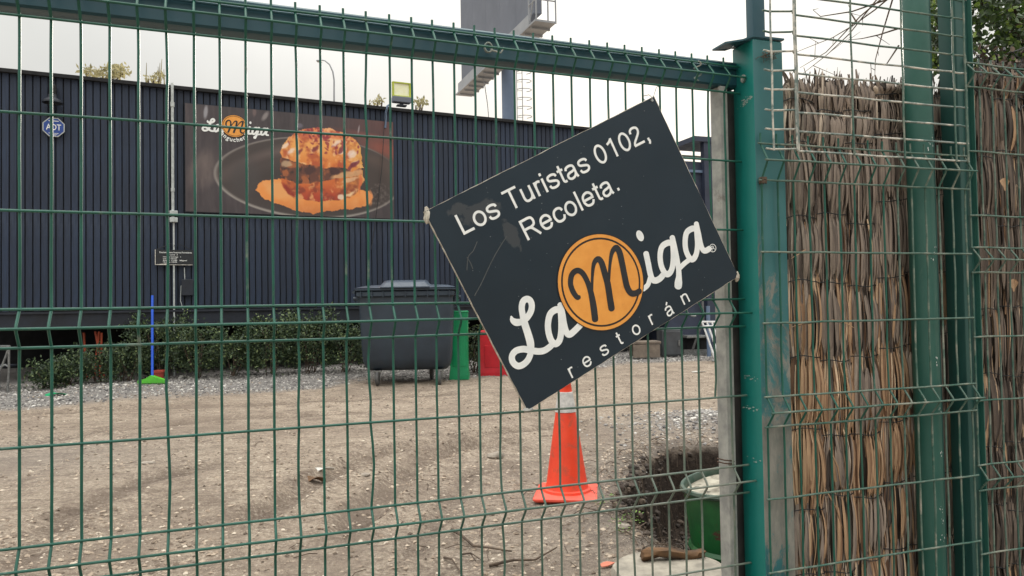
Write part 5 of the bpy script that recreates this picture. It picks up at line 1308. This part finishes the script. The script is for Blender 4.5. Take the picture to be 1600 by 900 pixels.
# ---------------------------------------------------------------- wheeled waste container
YB = 9.5; pL, pR_ = at(556, 600, YB), at(709, 600, YB)
bc_ = on_ground(632, 598); bc_.x = (pL.x + pR_.x) / 2; bc_.y = YB + .45; gz = H(bc_.x, YB)
BW = (pR_.x - pL.x)
can = thing('waste_container', 'large dark grey four wheeled waste container with a domed lid', 'bin', (bc_.x, bc_.y, gz))
ztop_ = at(630, 447, YB).z; zrim = at(630, 463, YB).z; zbot = at(630, 580, YB).z
ang = math.radians(3); AXB = (Vector((math.cos(ang), math.sin(ang), 0)), Vector((-math.sin(ang), math.cos(ang), 0)), UPZ)
def bp(u, v, z): return Vector((bc_.x, bc_.y, 0)) + AXB[0] * u + AXB[1] * v + UPZ * z
mb = MB(); vs = []
for (z, wx_, wy) in ((zbot, .40, .26), (zbot + .05, .44, .34), (zbot + .16, .455, .39), (zbot + .45, .468, .42), (zrim, .485, .45)):
    hx, hy = BW * wx_, wy
    prof_ = []
    cr_ = .06
    for sx_, sy_ in ((-1, -1), (1, -1), (1, 1), (-1, 1)):
        for k in range(5):
            a = {(-1, -1): math.pi, (1, -1): 1.5 * math.pi, (1, 1): 0, (-1, 1): .5 * math.pi}[(sx_, sy_)] + k * math.pi / 8
            prof_.append((sx_ * (hx - cr_) + cr_ * math.cos(a), sy_ * (hy - cr_) + cr_ * math.sin(a)))
    vs += [bp(a, b, z) for a, b in prof_]
nn_ = 20
mb.add(vs, [(i * nn_ + a, i * nn_ + (a + 1) % nn_, (i + 1) * nn_ + (a + 1) % nn_, (i + 1) * nn_ + a) for i in range(4) for a in range(nn_)] + [tuple(reversed(range(nn_)))])
link('body', mb, M_trash, can)
mb = MB(); mb.box(bp(0, 0, zrim + .035), BW * 1.0, .96, .09, AXB, bev=.02); mb.box(bp(0, 0, zrim + .09), BW * 1.03, 1.0, .03, AXB, bev=.008)
for k in range(9): mb.box(bp(-BW * .45 + BW * .9 * k / 8, -.485, zrim + .03), .012, .02, .08, AXB)
link('rim', mb, M_trash, can)
# lid: shallow box with central dome
mb = MB(); vs = []; NX, NY = 33, 13
for j in range(NY):
    for i in range(NX):
        u = -1 + 2 * i / (NX - 1); v = -1 + 2 * j / (NY - 1)
        e = (1 - abs(u) ** 8) * (1 - abs(v) ** 6); h = .045 * e + .065 * max(0, min(1, (.47 - abs(u + .02)) / .06)) * (1 - abs(v) ** 4)
        vs.append(bp(u * BW * .52, v * .5, zrim + .11 + h))
mb.add(vs, [(j * NX + i, j * NX + i + 1, (j + 1) * NX + i + 1, (j + 1) * NX + i) for j in range(NY - 1) for i in range(NX - 1)]); lid = link('lid', mb, M_trash_lid, can)
mb = MB().box(bp(0, -.505, zrim + .115), BW * .5, .03, .025, AXB, bev=.006); link('lid_grip', mb, M_trash_lid, lid)
for sx_ in (-1, 1):
    mb = MB().tube([bp(sx_ * BW * .49, -.2, zrim - .02), bp(sx_ * BW * .56, -.2, zrim - .02)], .025, 10); mb.box(bp(sx_ * BW * .50, -.2, zrim - .06), .04, .16, .12, AXB, bev=.01); mb.tube([bp(sx_ * BW * .53, -.42, zrim + .06), bp(sx_ * BW * .53, .3, zrim + .06)], .02, 8)
    link('lifting_lug', mb, M_trash, can)
for (u, v) in ((-.31, -.3), (.33, -.3), (-.36, .3), (.22, .3)):
    c = bp(u * BW, v, 0); g = H(c.x, c.y) ; R_ = .1
    mb = MB(); ax_t = (AXB[0] * .25 + AXB[1] * .97).normalized()
    mb.box(Vector((c.x, c.y, zbot - .005)), .11, .11, .02, AXB)
    for k in (-1, 1): mb.box(Vector((c.x, c.y, (zbot + g + R_) / 2)) + AXB[0] * k * .035, .008, .06, zbot - g - R_ * .8, AXB)
    cas = link('caster', mb, M_steel, can, smooth=False)
    link('wheel', MB().lathe(Vector((c.x, c.y, g + R_)) - AXB[0] * .022, [(.03, 0), (R_ - .01, 0), (R_, .008), (R_, .036), (R_ - .01, .044), (.03, .044)], 22, (AXB[1], UPZ, AXB[0])), M_rubber, cas)

# green and red plastic bins behind it
def plastic_bin(name, label, x0, x1, ytop, ybot, Y, flare, matl, rim=True):
    a, b = at(x0, ybot, Y), at(x1, ybot, Y); w = b.x - a.x; c = Vector(((a.x + b.x) / 2, Y + w * .5, 0)); g = H(c.x, c.y - w * .4); zt__ = at(x0, ytop, Y).z
    t = thing(name, label, 'bin', (c.x, c.y, g)); mb = MB(); hgt = zt__ - g
    vs = []
    for z, k in ((g + .0, flare), (g + .05, flare), (g + .14, 1 + (flare - 1) * .3), (g + hgt * .3, 1.0), (g + hgt * .6, 1.0), (zt__, 1.03)):
        for px_, py_ in ((-1, -1), (-.2, -1.02), (.2, -1.02), (1, -1), (1.0, 1), (-1, 1)): vs.append(Vector((c.x + px_ * w / 2 * k, c.y + py_ * w / 2 * k, z)))
    mb.add(vs, [(i * 6 + a_, i * 6 + (a_ + 1) % 6, (i + 1) * 6 + (a_ + 1) % 6, (i + 1) * 6 + a_) for i in range(5) for a_ in range(6)] + [tuple(reversed(range(6)))])
    link('body', mb, matl, t, smooth=False)
    link('rim', MB().box((c.x, c.y, zt__ + .012), w * 1.08, w * 1.08, .03, bev=.008), matl, t)
    link('panel_rib', MB().box((c.x, c.y - w * .52, g + hgt * .45), w * .7, .012, hgt * .5, bev=.003), matl, t)
    return t
plastic_bin('litter_bin', 'narrow green plastic bin with a flared foot beside the waste container', 704, 731, 489, 585, 10.25, 1.12, M_gplast)
plastic_bin('litter_bin', 'red plastic bin on a dark base half hidden by the sign', 750, 800, 520, 578, 10.6, 1.06, M_rplast)

# broom, pot and bits under the wall
Yb = 9.75; a = at(238, 597, Yb); g = H(a.x, a.y); tip = at(238, 462, Yb + .3)
br_ = thing('broom', 'upright broom with a blue handle and lime green head', 'broom', (a.x, a.y, g))
link('handle', MB().tube([Vector((a.x, a.y, g + .1)), tip], .017, 10), M_blue, br_)
mb = MB(); hw_ = .17
mb.prism([Vector((a.x - hw_, a.y - .05, g + .02)), Vector((a.x + hw_ * 1.15, a.y - .05, g + .02)), Vector((a.x + hw_ * 1.15, a.y - .05, g + .05)), Vector((a.x + .05, a.y - .05, g + .1)), Vector((a.x, a.y - .05, g + .12)), Vector((a.x - .07, a.y - .05, g + .08)), Vector((a.x - hw_, a.y - .05, g + .055))], (0, .08, 0)); link('head', mb, M_lime, br_, smooth=False)
mb = MB()
for i in range(60): x_ = a.x - hw_ + hw_ * 2.1 * i / 59; mb.tube([(x_, a.y - .01, g + .04), (x_ + random.gauss(0, .008), a.y - .03, g)], .004, 4)
link('bristles', mb, M_lime, br_, kind='stuff')
a = at(248, 592, 10.05); g = H(a.x, a.y); pot = thing('terracotta_pot', 'small red flower pot on the gravel behind the broom', 'pot', (a.x, a.y, g))
link('body', MB().lathe((a.x, a.y, g), [(.0, 0), (.055, 0), (.068, .12), (.06, .12)], 20), M_rplast if False else mat('terracotta', S(168, 66, 52), S(140, 54, 44), 10, .7), pot)
link('rim', MB().lathe((a.x, a.y, g), [(.07, .12), (.078, .122), (.08, .15), (.068, .15), (.062, .11)], 20), mat('terracotta_rim', S(176, 74, 58), S(150, 60, 48), 10, .7), pot)
for (x, yt_, yb_, dx, lab) in ((131, 520, 568, 3, 'leftmost thin orange stake under the raised building'), (149, 518, 545, 5, 'orange stake leaning left in the crossed pair under the building'), (155, 518, 545, -3, 'orange stake leaning right in the crossed pair under the building'), (159, 520, 548, -1, 'rightmost orange stake under the raised building')):
    p0, p1 = at(x, yt_, 10.6), at(x + dx, yb_, 10.6); gg = p1.copy(); k = (H(p1.x, p1.y) - p0.z) / (p1.z - p0.z); gg = p0 + (p1 - p0) * k
    tag(link('orange_stake', MB().tube([p0, gg], .016, 8), M_orange_stake, loc=gg), lab, 'stake')
# folded chair frame at far left
Yc = 9.3; base_c = at(2, 600, Yc); g = H(base_c.x, base_c.y); ch = thing('folding_chair', 'folded metal chair frame at the far left edge of the yard', 'chair', (base_c.x, base_c.y, g))
def cp(x, y, dy=0): q = at(x, y, Yc + dy); return q
def toground(q): return Vector((q.x, q.y, H(q.x, q.y) + .01))
for pts_, nm in (([cp(15, 541), cp(8, 560), cp(0, 580), toground(cp(-6, 598))], 'leg'), ([cp(14, 541), cp(14, 575), toground(cp(12, 600))], 'leg'), ([cp(-24, 541, .35), cp(-12, 570, .35), toground(cp(0, 596, .35))], 'leg'), ([cp(-26, 541, .35), cp(-26, 575, .35), toground(cp(-27, 598, .35))], 'leg')):
    link(nm, MB().tube(pts_, .014, 8), M_steel, ch)
link('arm_rest', MB().tube([cp(-4, 580), cp(2, 573), cp(8, 570), cp(14, 573)], .014, 8), M_steel, ch)
link('seat', MB().box((cp(-6, 572) + cp(-6, 572, .35)) / 2, .34, .36, .02), M_ledge, ch, smooth=False)
link('backrest', MB().tube([cp(15, 541), cp(-26, 541, .35)], .014, 8), M_steel, ch)

# ---------------------------------------------------------------- shrubs along the wall
def shrub(x, wpx, ytop, Y, label, matl=M_leaf, dens=1.0, ybot=601):
    a = at(x, ybot, Y); g = H(a.x, a.y); zt__ = at(x, ytop, Y).z; hgt = zt__ - g; rx = wpx / F_PX * Y / 2
    t = thing('shrub', label, 'shrub', (a.x, a.y, g), 'leafy shrubs under the dark building')
    mb = MB()
    for k in range(7):
        an = random.uniform(0, 6.28); q = Vector((a.x + rx * .6 * math.cos(an), a.y + .25 * math.sin(an), g + hgt * random.uniform(.6, .9))); b0 = Vector((a.x + random.gauss(0, .04), a.y + random.gauss(0, .03), g - .02))
        mb.tube([b0, b0.lerp(q, .5) + Vector((random.gauss(0, .03), 0, .03)), q], [.008, .006, .003], 5)
    link('stem', mb, M_twig, t)
    mb = MB(); ncl = int(74 * dens * max(.8, hgt * rx * 5))
    for _ in range(ncl):
        an = random.uniform(0, 6.28); ph = random.uniform(-.9, 1); rr = random.uniform(.55, 1.0)
        cx_ = a.x + rx * rr * math.cos(an) * math.sqrt(1 - ph * ph * .7); cy_ = a.y + min(.4, rx) * rr * math.sin(an); cz = g + hgt * (.52 + .46 * ph * rr)
        sp = random.uniform(.03, .065); up_ = Vector((cx_ - a.x, cy_ - a.y, .35)).normalized()
        for _ in range(26):
            c = Vector((cx_ + random.gauss(0, sp), cy_ + random.gauss(0, sp), cz + random.gauss(0, sp))); c.z = max(g + .01, c.z)
            t_ = (rv() + up_ * .7).normalized(); n = rv() + UPZ * .8; n = (n - t_ * n.dot(t_)).normalized(); s_ = t_.cross(n) ; l = random.uniform(.03, .055); w = l * .55
            mb.add([c, c + t_ * l * .5 + s_ * w * .5, c + t_ * l, c + t_ * l * .5 - s_ * w * .5], [(0, 1, 2, 3)])
    link('foliage', mb, matl, t, smooth=False, kind='stuff'); return t
for (x, w, yt_, Y, lab) in ((74, 44, 566, 9.6, 'smallest sprawling sprig nearest the left, on the gravel'), (112, 66, 556, 9.9, 'low shrub right of the sprawling sprig'), (152, 84, 543, 10.1, 'rounded shrub in front of the orange stakes'), (198, 76, 532, 10.2, 'shrub directly left of the broom'), (252, 104, 487, 10.55, 'tall shrub rising behind the broom handle'), (312, 88, 508, 10.5, 'shrub just right of the conduit pipe'), (366, 90, 516, 10.5, 'middle shrub beneath the food banner'), (425, 104, 492, 10.6, 'broad shrub under the right half of the banner'), (484, 104, 484, 10.7, 'tallest shrub, second left of the waste container'), (538, 70, 506, 10.7, 'shrub touching the left side of the waste container'), (741, 56, 505, 11.0, 'dark shrub between the green and red bins')):
    shrub(x, w, yt_, Y, lab, ybot=598 if x < 600 else 582)

# ---------------------------------------------------------------- right hand kiosk and clutter
_q = at(1060, 400, 14.6); K = Plane((_q.x, _q.y, 0), math.radians(20))
kz = lambda x, y: K.sz(x, y)
AXK = (K.d, -K.n, UPZ)
ks0, ks1 = kz(1040, 400)[0], kz(1230, 400)[0]; kzt = kz(1075, 252)[1]; kzc = kz(1100, 224)[1]
kiosk = thing('kiosk', 'slate blue kiosk with an open corner post under a flat cap', 'building', K.P((ks0 + ks1) / 2, .25))
link('wall', MB().box(K.P((ks0 + ks1) / 2, (kzt + .2) / 2, -1.0), ks1 - ks0, 2.0, kzt - .2, AXK), M_kiosk, kiosk, smooth=False)
cs0, cs1 = kz(1096, 300)[0], kz(1108, 300)[0]
link('corner_post', MB().box(K.P((cs0 + cs1) / 2, (kzc + .2) / 2, .06), cs1 - cs0, .12, kzc - .2, AXK), M_kiosk, kiosk, smooth=False)
link('cap_beam', MB().box(K.P((kz(1078, 224)[0] + ks1) / 2, kzc + .05, -.3), ks1 - kz(1078, 224)[0], .9, .1, AXK), M_kiosk, kiosk, smooth=False)
M_glz = mat('pale_green_roof_sheet', S(150, 172, 160), S(176, 190, 176), 2, .4, bump=0)
for k, y in enumerate((234, 243)):
    link('roof_sheet', MB().box(K.P((ks0 + ks1) / 2, kz(1085, y)[1], -.6 - .5 * k), ks1 - ks0, .02, .045, AXK), M_glz, kiosk, smooth=False)
link('ledge', MB().box(K.P((ks0 + cs0) / 2, kz(1082, 268)[1], .03), cs0 - ks0, .05, .05, AXK), M_pole, kiosk, smooth=False)
link('dark_panel', MB().box(K.P((cs1 + ks1) / 2, (kz(1115, 262)[1] + .3) / 2, .02), ks1 - cs1, .04, kz(1115, 262)[1] - .3, AXK), M_board, kiosk, smooth=False)
def gp(x, y): q = at_ground(x, y); q.z = H(q.x, q.y); return q
def boxthing(name, x0, x1, yt_, Y, depth, matl, label, cat, extra=None):
    a, b = at(x0, 500, Y), at(x1, 500, Y); w = b.x - a.x; c = Vector(((a.x + b.x) / 2, Y + depth / 2, 0)); g = H(c.x, c.y); zt__ = at(x0, yt_, Y).z
    t = thing(name, label, cat, (c.x, c.y, g)); link('body', MB().box((c.x, c.y, (g + zt__) / 2), w, depth, zt__ - g, bev=.012), matl, t); return t, c, w, g, zt__
t, c, w, g, zt__ = boxthing('cabinet', 1034, 1066, 515, 12.9, .5, M_cab, 'grey metal cabinet standing under the right end of the wall', 'cabinet')
link('door', MB().box((c.x, c.y - .26, (g + zt__) / 2), w * .86, .02, (zt__ - g) * .86, bev=.004), M_cab, t)
link('handle', MB().box((c.x + w * .3, c.y - .28, (g + zt__) / 2), .02, .02, .1), M_steel, t)
t, c, w, g, zt__ = boxthing('water_pump', 1072, 1104, 528, 13.2, .4, M_dark, 'dark machine with a bent hose between cabinet and white rack', 'machine')
link('top_tray', MB().box((c.x, c.y - .1, zt__ + .02), w * 1.15, .5, .04, bev=.006), M_steel, t)
link('hose', MB().tube([(c.x - .1, c.y - .3, g + .1), (c.x - .02, c.y - .33, g + .35), (c.x + .1, c.y - .3, g + .6), (c.x + .12, c.y - .2, g + .95)], .022, 8), M_rubber, t)
link('pipe_loop', MB().tube([Vector((c.x - .05 + .13 * math.cos(a), c.y - .24, g + .82 + .13 * math.sin(a))) for a in np.linspace(.5, 5, 16)], .016, 8), M_steel, t)
link('skid', MB().box((c.x, c.y - .2, g + .05), w * 1.3, .06, .1), M_steel, t)
# timber step
a, b = at(986, 545, 12.6), at(1032, 545, 12.6); w = b.x - a.x; cx_ = (a.x + b.x) / 2; g = H(cx_, 12.6); t = thing('timber_step', 'low timber step below the right end of the dark wall', 'step', (cx_, 12.8, g))
for k in range(3): link('tread_plank', MB().box((cx_, 12.6 + k * .15, g + .27), w, .14, .04, bev=.004), M_wood, t)
link('riser', MB().box((cx_, 12.54, g + .13), w * .9, .04, .22), M_wood, t, smooth=False)
link('riser', MB().box((cx_, 12.95, g + .13), w * .9, .04, .22), M_wood, t, smooth=False)
# white rack leaning
rk = gp(1112, 556); Yr = rk.y
t = thing('white_rack', 'white metal rack of slanting bars behind the gate stile', 'rack', (at(1110, 560, 12.2).x, 12.2, H(1.2, 12.2)))
Yr = 12.2; g = H(at(1110, 560, Yr).x, Yr)
for k in range(6):
    q0, q1 = at(1097 + 7.5 * k, 503, Yr + .25), at(1118 + 7.5 * k, 553, Yr); q1.z = g + .03
    link('bar', MB().tube([q0, q1], .017, 8), M_whitepaint, t)
for (y, dy) in ((503, .25), (510, .2)): link('rail', MB().tube([at(1097 + (y - 503) * .4, y, Yr + dy), at(1142, y, Yr + dy)], .018, 8), M_whitepaint, t)
link('bottom_rail', MB().tube([Vector((at(1112, 553, Yr).x, Yr, g + .03)), Vector((at(1158, 553, Yr).x, Yr, g + .03))], .018, 8), M_steel, t)
a = at(1107, 520, 13.0); tag(link('grey_upright', MB().tube([(a.x, a.y, H(a.x, a.y)), (a.x, a.y, at(1107, 478, 13).z)], .035, 10), M_pole), 'thin grey upright standing beside the dark machine', 'pole')

# ---------------------------------------------------------------- beyond the roof: billboard, street lamp, plants
bz = 11.3 + HC
L0, R0_ = Vector((-2.35, 39.3, 0)), Vector((1.25, 30.0, 0)); bd = (R0_ - L0).normalized(); bn = Vector((bd.y, -bd.x, 0)); bl = (R0_ - L0).length
bb = thing('billboard', 'tall grey billboard on a pole seen from behind above the roof', 'billboard', (-.2, 36, 0.2))
AXL = (bd, -bn, UPZ); mid = (L0 + R0_) / 2
for k in range(5):
    link('back_panel', MB().box(mid + bd * (bl * (k - 2) / 5) + UPZ * (bz + 3.9), bl / 5 - .012, .35, 6.4, AXL), M_bill, bb, smooth=False)
link('catwalk_fascia', MB().box(mid + UPZ * (bz + .33) + bn * .35, bl, .06, .62, AXL), M_billgrey, bb, smooth=False)
link('catwalk_floor', MB().box(mid + UPZ * (bz + .05) + bn * .05 + bd * .4, bl + .9, .9, .08, AXL), M_billgrey, bb, smooth=False)
mb = MB()
for k in range(14): mb.box(L0 + bd * (.4 + bl * k / 13.2) + UPZ * (bz - .03), .10, .8, .10, AXL)
link('joist', mb, M_billgrey, bb, smooth=False)
mb = MB(); e = R0_ + bd * .1
for dx, dn in ((0, .45), (.75, .45), (0, -.4), (.75, -.4)): mb.tube([e + bd * dx + bn * dn + UPZ * bz, e + bd * dx + bn * dn + UPZ * (bz + 2.2)], .035, 6)
for z in (.9, 1.6, 2.15): mb.tube([e + bn * .45 + UPZ * (bz + z), e + bd * .75 + bn * .45 + UPZ * (bz + z), e + bd * .75 - bn * .4 + UPZ * (bz + z)], .03, 6)
mb.tube([e + bn * .45 + UPZ * bz, e + bd * .75 + bn * .45 + UPZ * (bz + 1.6)], .03, 6)
link('catwalk_railing', mb, M_billgrey, bb)
pp_ = at(794.5, 150, 35); link('pole', MB().tube([(pp_.x, 35, 0), (pp_.x, 35, bz + 5)], .32, 24), M_pole, bb)
mb = MB(); la = at(812, 150, 34.6)
for dx in (-.13, .13): mb.tube([(la.x + dx, 34.6, .2), (la.x + dx, 34.6, bz + .2)], .02, 5)
z = 3.0
while z < bz:
    mb.tube([(la.x - .13, 34.6, z), (la.x + .13, 34.6, z)], .014, 4); mb.tube([Vector((la.x + .2 + .36 * math.cos(a), 34.5 - .3 * math.sin(a), z)) for a in np.linspace(-1.2, 2.6, 9)], .018, 4); z += .42
link('caged_ladder', mb, M_billgrey, bb)
lp = at(522, 160, 48); lb = thing('street_lamp', 'distant street lamp with a curved arm above the roof', 'lamp', (lp.x, 48, 0))
P_ = [(lp.x, 48, 0)] + [tuple(at(x, y, 48)) for x, y in ((522, 160), (522, 125), (520, 112), (515, 101), (508, 95), (502, 94))]
link('pole', MB().tube(P_, [.1, .06, .05, .05, .045, .04, .04], 8), M_billgrey, lb)
link('lamp_head', MB().box(at(499, 95.5, 48), .35, .3, .1, bev=.03), M_billgrey, lb)
def top_plant(name, cat, label, cen, Y, n, lsz, spread, matl):
    b = at(cen[0][0], cen[0][1] + 40, Y); t = thing(name, label, cat, (b.x, Y, 0)); mb = MB()
    mb.tube([(b.x, Y, -.1), (b.x, Y, b.z)], [.09, .05], 8)
    for x, y in cen: mb.tube([(b.x, Y, b.z - .3), tuple(at(x, y + spread * .6, Y)), tuple(at(x, y, Y))], [.04, .02, .008], 5)
    link('trunk', mb, M_twig, t); mb = MB()
    for _ in range(n):
        x, y = random.choice(cen); c = at(x + random.gauss(0, spread), y + random.gauss(0, spread * .55), Y + random.gauss(0, .3)); t_ = rv(); nn = rv(); nn = (nn - t_ * nn.dot(t_)).normalized(); s_ = t_.cross(nn); l = lsz * random.uniform(.6, 1.3)
        mb.add([c, c + t_ * l * .5 + s_ * l * .22, c + t_ * l, c + t_ * l * .5 - s_ * l * .22], [(0, 1, 2, 3)])
    link('foliage' if cat != 'tree' else 'crown', mb, matl, t, smooth=False, kind='stuff')
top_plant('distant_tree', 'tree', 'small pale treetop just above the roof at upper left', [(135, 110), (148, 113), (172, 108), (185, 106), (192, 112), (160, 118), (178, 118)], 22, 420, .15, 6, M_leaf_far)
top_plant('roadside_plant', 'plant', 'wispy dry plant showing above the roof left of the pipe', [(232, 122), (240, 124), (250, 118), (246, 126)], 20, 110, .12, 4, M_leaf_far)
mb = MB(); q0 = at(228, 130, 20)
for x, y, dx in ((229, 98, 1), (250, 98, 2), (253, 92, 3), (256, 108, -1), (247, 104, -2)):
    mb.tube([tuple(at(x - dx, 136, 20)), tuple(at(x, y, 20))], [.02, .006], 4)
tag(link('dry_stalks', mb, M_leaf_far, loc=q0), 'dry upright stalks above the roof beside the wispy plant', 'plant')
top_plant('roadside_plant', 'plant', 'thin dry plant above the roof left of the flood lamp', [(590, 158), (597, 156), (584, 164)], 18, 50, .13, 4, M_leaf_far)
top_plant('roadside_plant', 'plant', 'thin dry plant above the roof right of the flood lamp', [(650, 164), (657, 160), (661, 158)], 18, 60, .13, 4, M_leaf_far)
c0 = [at(690, 116, 30), at(701, 132, 30), at(706, 158, 30), at(712, 182, 30)]
tag(link('overhead_cable', MB().tube([at(750, 110, 36), at(757, 130, 36), at(762, 165, 36), at(765, 200, 36)], .03, 4), M_billgrey), 'thin cable hanging from the left end of the billboard', 'cable')
